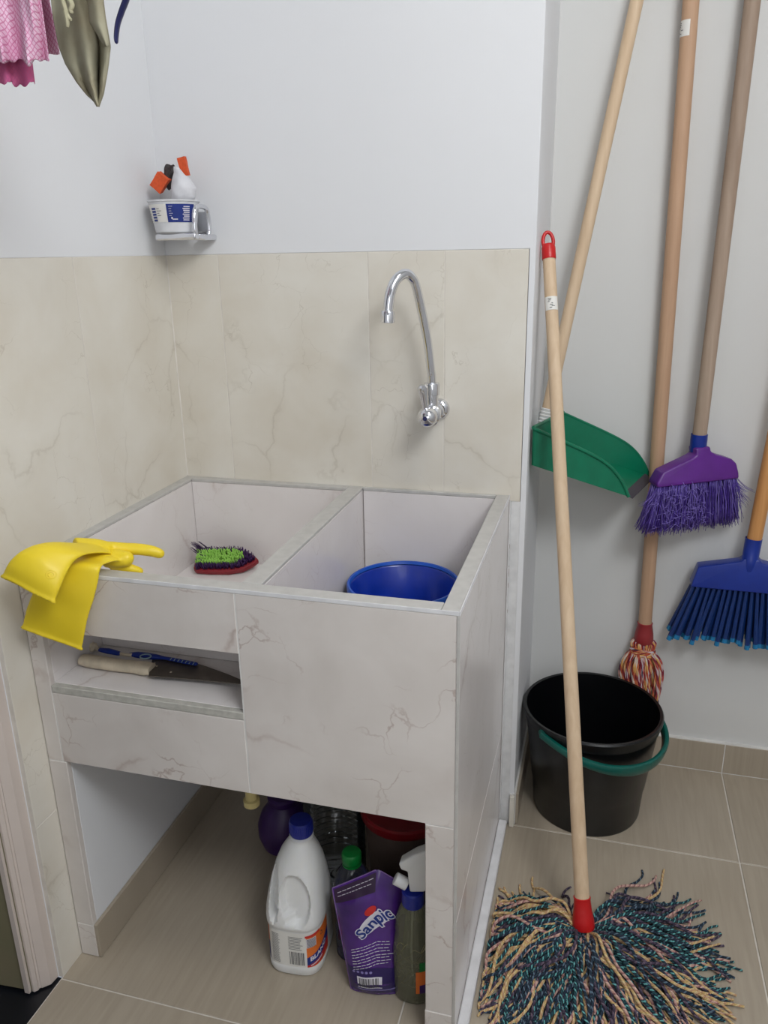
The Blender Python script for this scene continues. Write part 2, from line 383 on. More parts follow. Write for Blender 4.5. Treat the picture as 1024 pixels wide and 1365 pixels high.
# niche wall, right wall, ceiling
wn=struct('wall_niche',box(BM(),XP,2.0,YN,YN+.13,0,CE),nichep)
wr=struct('wall_right',box(BM(),1.80,1.9,-2.6,YN,0,CE),white)
struct('wall_rear',box(BM(),-1.36,1.9,-2.7,-2.6,0,CE),white)
struct('ceiling',box(BM(),-1.36,1.9,-2.6,.45,CE,CE+.05),white)
bb=struct('baseboard_niche',box(BM(),XP+.006,1.8,YN-.0094,YN,0,.0835),groutw)
for x0,x1 in ((.742,1.204),(1.204,1.80)): ytile(x0,x1,.001,.082,floort,(YN-.010,YN-.002),bb)
bs=struct('baseboard_side',box(BM(),XP,XP+.004,.001,YN-.011,0,.084),groutw)
xtile(.001,YN-.012,.001,.082,floort,(XP+.002,XP+.010),bs)
bf=struct('baseboard_pier',box(BM(),.7235,XP,-.004,-.0005,0,.082),groutw)
ytile(.7235,.7345,.001,.080,cream,(-.012,-.003),bf,.0004)
# ceiling lamp fixture added out of view, so the ceiling light hangs from something
fx=thing('added_ceiling_lamp','round white ceiling lamp, added out of view above the floor in front of the niche','lamp',(1.15,-.75,CE-.001))
part('lamp_base',lathe(BM(),[(.0,0),(.10,0),(.10,-.02),(.0,-.02)],(1.15,-.75,CE-.001)),whitet,fx)

# ------------------------------------------------------------------ laundry sink
W=.701; D=.546; H=.770
sk=thing('laundry_sink','tiled marble laundry sink with two basins and a niche, built against the left wall','sink',(W/2,-D/2,0))
def sp(name,x0,x1,y0,y1,z0,z1,mat,bv=.0009,label=None):
    return part(name,bev(box(BM(),x0,x1,y0,y1,z0,z1),bv,1),mat,sk,False,label=label)
e=.0006
sp('front_panel',.3735,W-.0045,-D,-.5345,.422,.7635,greyt,label='large veined marble tile under the right basin')
sp('upper_panel',.002,.3715,-D,-.5345,.666,.7635,greyt)
sp('lower_panel',.032,.3715,-D,-.5345,.422,.553,greyt)
sp('corner_panel',.002,.0305,-D,-.5345,.422,.6645,greyt)
sp('left_leg',.002,.0365,-D,-.5345,.0735,.4205,greyt); sp('leg_foot',.002,.0365,-D,-.5345,.001,.0725,greyt)
sp('right_leg',.653,W-.0045,-D,-.5345,.0585,.4205,greyt); sp('leg_foot',.652,W-.0045,-D-.001,-.5345,.001,.0575,greyt)
sp('leg_core',.655,.689,-.534,-.0015,.001,.4145,rawp)
sp('support_wall',.002,.0360,-.534,-.0015,.001,.4145,white,label='white painted inner face of the left support')
sp('support_baseboard',.0364,.0435,-.5455,-.0015,.001,.0745,floort)
for z0,z1 in ((.001,.2450),(.2462,.7635)):
    sp('side_panel',.6905,W,-D+.0005,-.0015,z0,z1,palet)
sp('corner_trim',W-.0040,W+.0008,-D-.0012,-D-.0002,.03,.764,alu)
sp('side_skirting',W+.0006,W+.0185,-.527,-.0125,.0006,.019,whitet,.002)
sp('caulk_strip',W+.0004,W+.0030,-.012,-.001,.02,.76,rawp)
for z,h in ((.66,.010),(.60,.018),(.575,.012),(.52,.008),(.62,.004)): 
    part('crack',prism(BM(),[(W+.0031,-.004,z),(W+.0031,-.0015,z+h*.5),(W+.0031,-.005,z+h)],(.0004,0,0)),caulk,sk,False)
# basin linings
for n_,a in (('basin_lining',(.002,.020,-.534,-.0015,.422,.7635)),('basin_lining',(.0205,.372,-.020,-.0015,.560,.7635)),('basin_lining',(.404,.6745,-.010,-.0015,.416,.7635)),
           ('divider',(.3735,.4025,-.534,-.0015,.423,.7635)),('basin_lining',(.675,.690,-.534,-.0015,.416,.7635)),('basin_lining',(.404,.6745,-.534,-.519,.416,.7635)),
           ('basin_lining',(.0205,.372,-.534,-.519,.666,.7635)),('basin_floor',(.0205,.372,-.389,-.0205,.570,.585)),('basin_floor',(.4035,.6745,-.5185,-.0105,.416,.430))):
    sp(n_,*a,palet)
part('washing_slope',prism(BM(),[(.0205,-.5185,.676),(.0205,-.5185,.700),(.0205,-.360,.5855),(.0205,-.389,.5855),(.0205,-.389,.676)],(.3510,0,0)),palet,sk,False)
for a in ((.3712,.3738,-D+.0006,-.535,.4225,.7632),(.0302,.0322,-D+.0006,-.535,.423,.553),(.0025,.0365,-D+.0006,-.535,.4203,.4222),(.0025,.0365,-D+.0006,-.535,.0722,.0738),(.653,W-.005,-D+.0006,-.535,.4203,.4222),(.653,W-.005,-D+.0006,-.535,.0572,.0588)):
    part('grout_line',box(BM(),*a),groutw,sk,False)
part('grout_line',box(BM(),.692,W-.0006,-D+.001,-.002,.2449,.2463),groutw,sk,False)
# rims
sp('rim',.001,.0205,-D+.0005,-.0015,.7642,H,alu); sp('rim',.0212,.372,-.0205,-.0012,.7642,H,alu,.0005); sp('rim',.404,.6745,-.0105,-.0012,.7642,H,alu,.0005)
sp('rim',.6752,W-.0012,-D+.0005,-.0012,.7642,H,alu); sp('rim',.3725,.4030,-.5185,-.0012,.7642,H,alu)
sp('rim',.0212,.6745,-D+.0005,-.5195,.7642,H,alu)
sp('rim_edge',W-.0012,W+.0004,-D,-.001,.7640,H+.0008,whitet,.0006); sp('rim_edge',.001,W-.0012,-D-.0004,-D+.0007,.7640,H+.0004,whitet,.0004)
# niche
sp('niche_shelf',.0300,.3725,-.534,-.3905,.553,.566,palet); sp('niche_lip',.0320,.3715,-D-.0002,-.5344,.5538,.5663,lip)
sp('niche_back',.0300,.3725,-.402,-.3905,.5665,.665,palet); sp('niche_ceiling',.0300,.3725,-.5185,-.4025,.6655,.675,palet)
sp('niche_side',.0225,.0300,-.534,-.3905,.553,.665,palet)
part('drain_pipe',lathe(BM(),[(.0,0),(.012,0),(.014,.002),(.014,.012),(.010,.014),(.010,.07)],ay(336,1073,-.47)-Vector((0,0,.0)),20),pvc,sk,label='yellowed plastic drain stub under the basins')

# ------------------------------------------------------------------ faucet
fc=thing('wall_faucet','chrome gooseneck faucet with a small lever, fixed to the tiled back wall','faucet',(.560,-.001,.936))
part('wall_flange',lathe(BM(),[(.0,-.0),(.0205,0),(.0205,.004),(.017,.009),(.0125,.011)],(.560,-.0012,.936),28,axis=(0,-1,0)),chrome,fc)
yb=[(a*1.32,b_) for a,b_ in [(.0095,0),(.0095,.018),(.013,.020),(.013,.028),(.0115,.030),(.0115,.052),(.0145,.054),(.0145,.058),(.0125,.060),(.0150,.064),(.0150,.068),(.0125,.071),(.0140,.076),(.0138,.086),(.0115,.094),(.0070,.099),(.0,.1005)]]
part('valve_body',lathe(BM(),yb,(.5585,-.008,.936),28,axis=(-.03,-1,.01)),chrome,fc)
part('valve_cap',lathe(BM(),[(.0042,0),(.0040,.0012),(.0,.0015)],(.5552,-.1075,.9372),16,axis=(-.03,-1,.01)),navy,fc)
part('spout_socket',lathe(BM(),[(.0125,0),(.0125,.030),(.0150,.031),(.0150,.050),(.0140,.053),(.008,.0535)],(.5545,-.046,.940),24),chrome,fc)
sps=catm([(.5545,-.046,.985),(.5545,-.047,1.005),(.553,-.049,1.020),(.548,-.055,1.072),(.539,-.066,1.130),(.5315,-.0765,1.170),(.526,-.084,1.183),(.519,-.093,1.189),(.511,-.104,1.186),(.503,-.113,1.176),(.497,-.120,1.158),(.4945,-.124,1.138),(.4935,-.126,1.122)],8)
part('spout',tube(BM(),sps,[.0080,.0082,.0088,.0094],20),chrome,fc)
part('aerator',lathe(BM(),[(.0,0),(.0100,0),(.0125,.001),(.0125,.019),(.0115,.021),(.0095,.0215)],(.4930,-.1265,1.108),24,axis=(.03,.03,1)),chrome,fc)
part('lever',lathe(BM(),[(.0,0),(.0060,.0),(.0060,.012),(.0078,.026),(.0100,.042),(.0098,.047),(.0058,.051),(.0,.0515)],(.5530,-.090,.946),20,axis=(-.10,-.10,1)),chrome,fc)

# ------------------------------------------------------------------ soap dish, tub, sponges
sd=thing('soap_holder','chrome soap holder bracket screwed to the back wall near the corner','holder',(.118,-.001,1.26))
ring=[(.1150,-.034,1.262),(.1165,-.031,1.275),(.1165,-.034,1.304),(.116,-.044,1.312),(.1145,-.068,1.312),(.1140,-.080,1.302),(.1140,-.084,1.272),(.1140,-.078,1.260),(.1145,-.050,1.257),(.1150,-.034,1.262)]
part('bracket_ring',tube(BM(),catm(ring,5),.0045,12,cap=False),chrome,sd)
part('wall_plate',bev(box(BM(),.078,.104,-.0042,-.0010,1.256,1.306),.0015,2),chrome,sd)
part('tray_bar',bev(box(BM(),.034,.118,-.092,-.076,1.2535,1.2655),.0035,3),chrome,sd)
part('tray_arm',bev(box(BM(),.088,.118,-.078,-.004,1.2535,1.2640),.003,3),chrome,sd)
part('tray_bar',bev(box(BM(),.030,.101,-.036,-.024,1.2545,1.2640),.003,2),chrome,sd)
TC=Vector((.0610,-.058,1.2665))
tubm=clear('frosted_tub',(235,238,240),.2,.25,.85,(232,233,236))
tb=thing('plastic_tub','cloudy plastic tub with a blue and white label, standing on the chrome soap holder','tub',TC)
tp=[(.0,0),(.034,0),(.0375,.002),(.0465,.054),(.0485,.055),(.0488,.0575),(.0470,.058),(.0458,.056),(.0366,.003),(.0,.0025)]
part('tub_body',lathe(BM(),tp,TC,40),tubm,tb)
def tubS(u_,v_,off=.0004):       # u metres along the wall of the tub, v height
    r=.0375+(.0465-.0375)*(v_-.002)/.052+off; a=-PI/2+u_/.043; return TC+Vector((r*math.cos(a),r*math.sin(a),v_))
bm=BM(); patch(bm,tubS,-.066,.050,.019,.050,26,2,0); lb=part('tub_label',bm,labelw,tb)
bm=BM(); f2=lambda u_,v_:tubS(u_,v_,.0007); patch(bm,f2,.008,.060,.0185,.0500,14,2,0)
f3=lambda u_,v_:tubS(u_,v_,.0010)
for i in range(5): patch(bm,f3,-.026,-.0145,.0205+i*.0050,.0240+i*.0050,2,1,0)
for i in range(8): patch(bm,f3,.036+R.random()*.004,.050,.0215+i*.0033,.0232+i*.0033,3,1,1)
for i in range(5): patch(bm,f3,.012,.016+R.random()*.006,.0295+i*.004,.0302+i*.004,2,1,1)
patch(bm,f3,.017,.027,.0228,.0246,3,1,1); patch(bm,f3,.015,.018,.0240,.0275,2,1,1)
for i in range(6): patch(bm,f3,-.044,-.036+R.random()*.002,.0205+i*.0045,.0212+i*.0045,2,1,2)
for i in range(4): patch(bm,f3,-.012,-.002-R.random()*.005,.030+i*.004,.0308+i*.004,2,1,2)
part('label_print',bm,[inkb,inkw,ink],lb)
def blob(P,s,n=2,amp=.15,seed=0,sc=60,rot=None):
    bm=BM(); bmesh.ops.create_icosphere(bm,subdivisions=n,radius=1)
    for v in bm.verts:
        k=1+amp*noise.noise(v.co*1.7+Vector((seed,0,0)))
        c=v.co*k; c=Vector((c.x*s[0],c.y*s[1],c.z*s[2]))
        if rot: c=rot@c
        v.co=Vector(P)+c
    return bm
def slab(P,s,rot):
    bm=BM(); box(bm,-s[0],s[0],-s[1],s[1],-s[2],s[2]); bmesh.ops.subdivide_edges(bm,edges=bm.edges,cuts=3,use_grid_fill=True)
    for v in bm.verts: v.co=Vector(P)+rot@(v.co+Vector(noise.noise_vector(v.co*60))*.0012)
    return bm
from mathutils import Euler
P=ay(214,243,-.058)
single('sponge',slab(P,(.0115,.009,.0150),Euler((.2,.7,.3)).to_matrix()),sponge_o,'orange sponge sticking out of the tub on its left side','sponge',P)
P=ay(224,236,-.042)
single('steel_wool_pad',blob(P,(.013,.012,.021),4,.5,3,rot=Euler((0,.4,0)).to_matrix()),wool,'dark grey steel wool pad standing between the sponge and the white bag','scourer',P)
P=ay(243,250,-.060)
bm=BM(); secs=[]
for (px,py,wx,wy) in ((244,276,.013,.012),(244,264,.022,.017),(245,252,.023,.018),(242,240,.018,.013),(238,230,.009,.007),(236,222,.004,.004)):
    secs.append((ay(px,py,-.060),Vector((wx,0,0)),Vector((0,wy,0))))
loft(bm,secs,24,5)
for v in bm.verts: v.co+=Vector(noise.noise_vector(v.co*70))*.0035
single('plastic_bag',bm,clear('bag_film',(240,240,240),.2,.3,.8,(232,232,236)),'crumpled white plastic bag stuffed in the tub','bag',P)
P=ay(245,222,-.040)
single('sponge',slab(P,(.007,.006,.016),Euler((.1,-.15,.2)).to_matrix()),sponge_o,'small orange sponge tip showing above the white bag','sponge',P)

# ------------------------------------------------------------------ gloves
def remesh(o,vox,it=6):
    r=o.modifiers.new('r','REMESH'); r.mode='VOXEL'; r.voxel_size=vox; r.use_smooth_shade=True
    s=o.modifiers.new('sm','SMOOTH'); s.factor=.5; s.iterations=it
def gsec(l,r,th,n_=None):
    L_=ay(*l); R_=ay(*r); c=(L_+R_)/2; a=(R_-L_)/2
    nn=(CAM-c).normalized(); b=nn-a.normalized()*nn.dot(a.normalized()); return (c,a,b.normalized()*th)
def glove(name,secs,fingers,label,vox=.0022):
    bm=BM(); rg=loft(bm,[gsec(*s) for s in secs],36,6,pw=.9)
    hem=[v.co.copy() for v in rg[0]]; hem.append(hem[0])
    tube(bm,hem,.0028,8,cap=False)
    for P,rr in fingers: tube(bm,catm([ay(*p) for p in P],5),rr,16,round_end=True)
    for v_ in bm.verts: v_.co+=Vector(noise.noise_vector(v_.co*22+Vector((len(secs),0,0))))*.0022
    loc=ay(*secs[0][0])
    o=single(name,bm,yel,label,'glove',loc); remesh(o,vox); return o
g1=glove('rubber_glove',[((30,836,-.585),(109,866,-.572),.0050),((36,812,-.582),(115,836,-.572),.0075),((46,785,-.580),(124,800,-.570),.0090),((58,762,-.575),(131,776,-.566),.0095),
  ((66,745,-.562),(134,757,-.560),.0100),((84,736,-.530),(144,750,-.535),.0120),((110,731,-.505),(160,747,-.515),.0130),((132,731,-.485),(166,748,-.50),.0120)],
  [([(140,745,-.500),(158,744,-.500),(168,744,-.498)],[.0135,.0145,.0130]),([(150,752,-.500),(170,757,-.493),(186,762,-.485)],[.010,.0085,.006])],
  'yellow rubber glove with its cuff hanging straight down the front of the sink')
g2=glove('rubber_glove',[((2,768,-.632),(73,804,-.628),.0070),((10,752,-.630),(80,786,-.622),.0100),((22,738,-.622),(88,766,-.608),.0110),((38,728,-.607),(98,750,-.590),.0105),
  ((58,723,-.590),(112,741,-.572),.0100),((85,722,-.566),(126,738,-.548),.0095),((112,724,-.535),(142,739,-.520),.0090),((135,728,-.500),(156,741,-.500),.0085)],
  [([(128,731,-.505),(150,731,-.490),(180,731,-.475),(200,734,-.468),(213,738,-.463)],[.0100,.0105,.0103,.0098,.0085]),([(100,724,-.540),(125,726,-.515),(143,729,-.500)],[.009,.0085,.0075])],
  'yellow rubber glove lying on top, its cuff flared towards the left wall')
bpy.context.view_layer.update(); dg_=bpy.context.evaluated_depsgraph_get(); ge=g2.evaluated_get(dg_); gi=g2.matrix_world.inverted()
bm=BM(); C0=ay(68,766,-.62); dx_=rt; dy_=up
for a_,b_,t0,t1,n_ in ((.0078,.0058,0,2*PI,28),(.0042,.0030,-.4,4.4,16)):
    pp=[]
    for k in range(n_+1):
        t=t0+(t1-t0)*k/n_; tg=C0+dx_*a_*math.cos(t)+dy_*b_*math.sin(t); d=(tg-CAM).normalized()
        ok,loc_,nr,_i=ge.ray_cast(gi@CAM,d)
        if ok: pp.append(g2.matrix_world@loc_)
    if len(pp)>3: tube(bm,pp,.0006,6)
if len(bm.verts): part('embossed_mark',bm,yel,g2)
else: bm.free()

# ------------------------------------------------------------------ scrub brush in left basin
Rb=Matrix.Rotation(math.radians(15),3,'Z')@Matrix.Rotation(math.radians(24),3,'X')
BC=Vector((.112,-.066,.5985))
br=thing('scrub_brush','maroon scrubbing brush with lime and purple bristles turned up, in the left basin','brush',BC,rot=Rb)
def bo(t,k=1.0):   # outline, flat left end and pointed right end
    pts=[(-.066,-.022),(-.060,-.029),(-.03,-.033),(.01,-.034),(.04,-.027),(.060,-.012),(.070,0),(.060,.012),(.04,.027),(.01,.034),(-.03,.033),(-.060,.029),(-.066,.022)]
    return pts
bp=[(x,y,0) for x,y in bo(0)]
part('brush_base',bev(prism(BM(),bp,(0,0,.012)),.003,2),maroon,br,True,False)
def bristles(bm,spots,h,r,mi=0,lean=.25):
    for x,y in spots:
        t=[Vector((x,y,.011)),Vector((x+R.uniform(-1,1)*h*lean,y+R.uniform(-1,1)*h*lean,.011+h*R.uniform(.85,1.08)))]
        tube(bm,t,[r,r*.8],4,mi=mi)
def inside(x,y,k):
    xx=x/k; yy=y/k
    if xx<-.064 or xx>.066: return False
    lim=.031 if xx<.02 else .031*(1-((xx-.02)/.048)**1.6)
    return abs(yy)<lim
bm=BM(); s_=[]
while len(s_)<700:
    x,y=R.uniform(-.064,.066),R.uniform(-.032,.032)
    if inside(x,y,1.0) and not inside(x+.004,y,.62): s_.append((x,y))
s_=[(x*.93,y*.90) for x,y in s_]
bristles(bm,s_,.014,.0009)
for i in range(40): 
    x=R.uniform(-.07,-.05);y=R.uniform(.0,.03); tube(bm,[(x+.01,y,.02),(x-.008,y+.006,.034)],[.0006,.0004],3)
part('bristles',bm,dpurp,br,False,False,kind='stuff',label='purple outer bristles')
bm=BM(); s_=[]
while len(s_)<520:
    x,y=R.uniform(-.062,.044),R.choice([-.0165,-.0055,.0055,.0165])+R.uniform(-.0036,.0036)
    if abs(y)<.021*(1 if x<.01 else 1-((x-.01)/.040)**2): s_.append((x,y))
bristles(bm,[(x*.95-.002,y*.9) for x,y in s_],.018,.0013,0,.12)
part('bristles',bm,lime,br,False,False,kind='stuff',label='lime green inner bristles')

# ------------------------------------------------------------------ blue bucket in the right basin
BB=Vector((.5185,-.135,.4305))
b1=thing('blue_bucket','shiny blue plastic bucket standing in the right basin','bucket',BB)
part('bucket_body',lathe(BM(),[(.0,0),(.078,0),(.081,.003),(.1035,.187),(.1025,.188),(.100,.185),(.079,.006),(.0,.005)],BB,56),blueb,b1)
part('bucket_rim',lathe(BM(),[(.1025,.178),(.1060,.178),(.1085,.180),(.1088,.193),(.1070,.1955),(.1035,.1950),(.1015,.190)],BB,56),bluer,b1)
tube_=tube(BM(),[BB+Vector((.0988*math.cos(t),.0988*math.sin(t),.160)) for t in [2*PI*k/48 for k in range(49)]],.0012,6,cap=False)
part('inner_ridge',tube_,bluer,b1)

# ------------------------------------------------------------------ niche contents
def thick(poly,th):  # horizontal plate
    return prism(BM(),poly,(0,0,th))
zs=.5668
kn=thing('kitchen_knife','kitchen knife with a bone white handle and dark stained blade in the niche','knife',az(200,890,zs))
bm=BM(); hs=[]
kp=[(109,879,.011),(120,881,.0125),(140,884,.0125),(160,887,.0118),(180,889,.0120),(194,891,.0145),(203,892,.0120)]
for i,(px,py,hw) in enumerate(kp):
    c=az(px,py,zs+.0098); hs.append((c,Vector((-.02,1,0)).normalized()*hw,Vector((0,0,1))*(.0092 if 0<i<6 else .0075)))
loft(bm,hs,24,4,pw=.8)
ko=part('handle',bm,bone,kn)
zb=zs+.008
bp=[az(*p,zb) for p in ((198,902),(203,880),(212,875),(240,879),(275,889),(305,900),(326,909),(327,913),(300,911),(250,906))]
bm=bev(prism(BM(),bp,(0,0,.0018)),.0005,1); part('blade',bm,steel,kn,False)
bm=BM(); 
for p in ((209,888),(206,884),(228,896)): lathe(bm,[(.0,0),(.0017,0),(.0017,.0006),(.0,.0006)],az(*p,zb+.0019),10,cap1=True)
part('blade_spot',bm,bone,ko,kind='stuff')
rz=thing('toothbrush','blue and white toothbrush lying behind the knife in the niche','toothbrush',az(190,873,zs))
zt=.580
part('head',tube(BM(),catm([az(133,866,zt),az(145,868,zt),az(158,871,zt)],4),[.0045,.0065,.0050],14,flat=.7,round_end=True),blue,rz)
part('neck',tube(BM(),catm([az(156,870,zt),az(168,873,zt),az(178,873,zt)],4),[.0028,.0026,.0036],12),bone,rz,label='white neck')
hb=part('handle',tube(BM(),catm([az(172,872,zt),az(184,873,zt),az(200,875,zt),az(212,876,zt),az(230,879,zt),az(250,883,zt),az(261,885,zt)],5),[.0030,.0068,.0074,.0062,.0036,.0042,.0044,.0038],14,flat=.7,round_end=True),blue,rz)
rg=[az(194,875,zt+.005)+Vector((.0095*math.cos(t),.0075*math.sin(t),0)) for t in [2*PI*k/20 for k in range(21)]]
lightb=plain('pale_blue_rubber',(150,176,190),.5)
part('grip_ring',tube(BM(),rg,.0011,8,cap=False),lightb,hb)
for i in range(7):
    p=az(228+i*5,878.3+i*1.0,zt+.0035); part('grip_rib',tube(BM(),[p+Vector((.0005,-.0035,0)),p+Vector((-.0005,.0035,0))],.0008,6),lightb,hb)
P=az(122,862,.577)
single('stone_lump',blob(P,(.011,.009,.0100),3,.45,9),bone,'small beige crumpled lump at the left end of the niche','lump',P)

# ------------------------------------------------------------------ jug of bleach
JB=Vector((.3945,-.4330,0.0005)); Rj=Matrix.Rotation(math.radians(4),3,'Z')
jg=thing('bleach_jug','white plastic bleach jug with a dark blue cap under the sink','jug',JB,rot=Rj)
# sections: z, half width x, half depth y, centre x
js=[(0,.040,.052,0),(.003,.0445,.0565,0),(.010,.0465,.058,0),(.020,.0468,.058,0),(.022,.0455,.057,0),(.098,.0455,.057,0),(.101,.0475,.059,0),(.110,.0480,.059,0),(.125,.0475,.057,.0),(.150,.0455,.053,.001),(.175,.0425,.048,.003),(.200,.0375,.042,.005),(.220,.0315,.034,.007),(.235,.0245,.027,.009),(.245,.0190,.020,.010),(.250,.0165,.0165,.011),(.262,.0160,.0160,.011)]
js=[(z*1.03,a*1.10,b_*1.05,c) for z,a,b_,c in js]
def jint(z):
    for a,b_ in zip(js,js[1:]):
        if a[0]<=z<=b_[0]: f_=(z-a[0])/(b_[0]-a[0]+1e-9); return [a[i]*(1-f_)+b_[i]*f_ for i in range(4)]
    return js[-1]
def jsurf(t,z,off=0):
    z_,a,b_,cx=jint(z); p=.55 if z<.13 else .55+.45*min(1,(z-.13)/.11)
    x=math.copysign(abs(math.cos(t))**p,math.cos(t))*(a+off)+cx; y=math.copysign(abs(math.sin(t))**p,math.sin(t))*(b_+off)
    # grip hollows pressed into the front and the back
    dx=(x-.010)/.024; dz=(z-.158)/.044; d=dx*dx+dz*dz+ .35*dx*dz
    if d<1.25:
        k=min(1,max(0,(1.25-d)/.45)); y*=1-.26*k*k*(3-2*k)
    dx=(x+.030)/.0075; dz=(z-.160)/.045; d=dx*dx+dz**4
    if d<1.3:
        k=min(1,max(0,(1.3-d)/.6)); y*=1-.42*k*k*(3-2*k)
    return Vector((x,y,z))
bm=BM(); nt_=112; zz=[]; 
for i in range(len(js)-1):
    k=max(1,int((js[i+1][0]-js[i][0])/.0035)); zz+= [js[i][0]+(js[i+1][0]-js[i][0])*q/k for q in range(k)]
zz.append(js[-1][0]); rings=[[bm.verts.new(jsurf(2*PI*(k+.5)/nt_,z)) for k in range(nt_)] for z in zz]
for a,b_ in zip(rings,rings[1:]):
    for k in range(nt_): bm.faces.new((a[k],a[(k+1)%nt_],b_[(k+1)%nt_],b_[k])).smooth=True
bm.faces.new(rings[0][::-1]); bm.faces.new(rings[-1])
jb=part('jug_body',bm,hdpe,jg,True,False)
prof=[(.0,.262),(.0195,.262),(.0205,.264),(.0205,.286),(.0185,.2895),(.0,.2905)]
bm=lathe(BM(),prof,(.011,0,0),36)
for k in range(36):
    a=2*PI*k/36; box(bm,.011+.0203*math.cos(a)-.0006,.011+.0203*math.cos(a)+.0006,.0203*math.sin(a)-.0006,.0203*math.sin(a)+.0006,.266,.285)
part('cap',bm,capblue,jg,True,False)
part('neck_ring',lathe(BM(),[(.017,.253),(.0215,.2545),(.0215,.2585),(.017,.2600)],(.011,0,0),36),hdpe,jb,True,False)
# printed label wraps round the body: arc-length parameter
arc=[]; L=0; prev=None
for k in range(721):
    t=-PI+.0+2*PI*k/720-PI/2; p=jsurf(t,.06)
    if prev is not None: L+=(p-prev).length
    arc.append((L,t)); prev=p
mid=[a for a in arc if abs(a[1]+PI/2)<.006][0][0]
def jl(u_,v_,off=.0005):
    s=u_+mid
    lo,hi=0,720
    while hi-lo>1:
        c=(lo+hi)//2
        if arc[c][0]<=s: lo=c
        else: hi=c
    t=arc[lo][1]+(arc[hi][1]-arc[lo][1])*((s-arc[lo][0])/(arc[hi][0]-arc[lo][0]+1e-9)); return jsurf(t,v_,off)
bm=BM(); patch(bm,jl,-.085,.15,.0225,.0975,90,3,0); lb=part('label',bm,labelw,jg,True,False)
l2=lambda a,b_:jl(a,b_,.0008); l3=lambda a,b_:jl(a,b_,.0011); l4=lambda a,b_:jl(a,b_,.0014)
bm=BM()
patch(bm,l2,-.085,-.044,.062,.0975,16,2,0); patch(bm,l2,-.085,-.044,.0225,.062,16,2,1)       # orange and blue at the left edge
def quad(fn,pts,mi,n=10):
    (x0,a0,b0),(x1,a1,b1)=pts; g=[[bm.verts.new(fn(x0+(x1-x0)*i/n,(a0+(a1-a0)*i/n)*(1-j)+(b0+(b1-b0)*i/n)*j)) for i in range(n+1)] for j in (0,1)]
    for i in range(n): bm.faces.new((g[0][i],g[0][i+1],g[1][i+1],g[1][i])).material_index=mi
quad(l2,((.028,.0225,.0925),(.090,.0225,.0975)),0,24)
quad(l3,((.028,.026,.044),(.090,.050,.072)),1,24)
quad(l3,((.028,.0225,.027),(.090,.030,.052)),2,24)
quad(l3,((.026,.088,.0925),(.055,.0915,.0975)),2,8)
quad(l3,((.028,.066,.086),(.046,.068,.088)),3,6)
for i in range(9): quad(l4,((.029,.0672+i*.0021,.0682+i*.0021),(.045,.0686+i*.0021,.0696+i*.0021)),4,5)
for i in range(16):
    x=-.0035+i*.00175; patch(bm,l2,x,x+R.choice([.0006,.0009,.0013]),.027,.0555,1,2,4)
for i in range(9): patch(bm,l2,-.004,.0225-R.random()*.006,.061+i*.0033,.0620+i*.0033,5,1,4)
for i in range(26): patch(bm,l2,-.036,-.0195-R.random()*.004,.0275+i*.0025,.0282+i*.0025,4,1,4)
textmesh(bm,'BLANQ',.0125,lambda x,y:l4(.054+x,.0475+y+x*.36),3,.0,.0004)
textmesh(bm,'.',.001,lambda x,y:l4(.05+x,.05+y),3)
for k,(dx,dz) in enumerate(((0,0),(.004,.003),(.001,.006),(.005,-.002))): patch(bm,l4,.058+dx,.0605+dx,.080+dz,.0825+dz,1,1,4)
quad(l4,((.034,.0255,.0275),(.060,.034,.037)),3,6)
part('label_print',bm,[orange,inkb,inkr,inkw,ink],lb,False,False)

# ------------------------------------------------------------------ other containers under the sink
clearp=clear('clear_plastic',(225,228,230),.3,.06,.06,(160,160,160))
liqb=clear('blue_liquid',(60,70,150),.2,.1,.85,(44,50,120))
GB=Vector((.4890,-.410,.0005))
gb=thing('green_cap_bottle','clear bottle with a green cap, half full of dark blue liquid, beside the jug','bottle',GB)
gp=[(.0,0),(.030,0),(.034,.004),(.034,.060),(.032,.072),(.034,.084),(.0345,.120),(.0345,.150),(.030,.172),(.020,.188),(.0135,.195),(.0135,.206)]
part('bottle_body',lathe(BM(),gp,GB,32),clearp,gb)
part('liquid',lathe(BM(),[(.0,.001),(.029,.001),(.033,.005),(.033,.060),(.031,.072),(.033,.084),(.0335,.108),(.0,.108)],GB,32),liqb,gb)
bm=lathe(BM(),[(.0,.199),(.0165,.199),(.0175,.201),(.0175,.217),(.0155,.220),(.0,.2205)],GB,32); part('cap',bm,capgreen,gb)
part('cap_ring',lathe(BM(),[(.0135,.1945),(.0172,.1950),(.0172,.1975),(.0135,.198)],GB,32),capgreen,gb)

# refill pouch
Pb=[Vector((.508,-.492,.001)),Vector((.588,-.480,.001))]
Pt=[Vector((.4695,-.462,.183)),Vector((.548,-.447,.228)),Vector((.600,-.440,.196))]
pn=Vector((.12,-1,.16)).normalized()
def pS(u_,v_,side=1,off=0):
    bot=Pb[0].lerp(Pb[1],u_); k=u_/.62
    top=Pt[0].lerp(Pt[1],k) if k<1 else Pt[1].lerp(Pt[2],(u_-.62)/.38)
    p=bot.lerp(top,v_)
    prof=max(0,math.sin(PI*min(1,max(0,u_))))**.6; vp=(min(1,max(0,(1-v_)/.18))**.8)*(.35+.65*min(1,max(0,v_)/.12))
    th=.019*prof*vp*(1.25-.5*v_)
    wr=.0016*noise.noise(Vector((u_*6,v_*9,side*3)))*prof
    return p+pn*(side*(th+wr)+off*side)+Vector((0,0,0))
rf=thing('refill_pouch','purple foil refill pouch lettered Sanpic with a white spout cap, under the sink','pouch',(.545,-.48,0))
bm=BM(); sheet(bm,lambda a,b_:pS(a,b_,1),30,40); sheet(bm,lambda a,b_:pS(a,b_,-1),30,40)
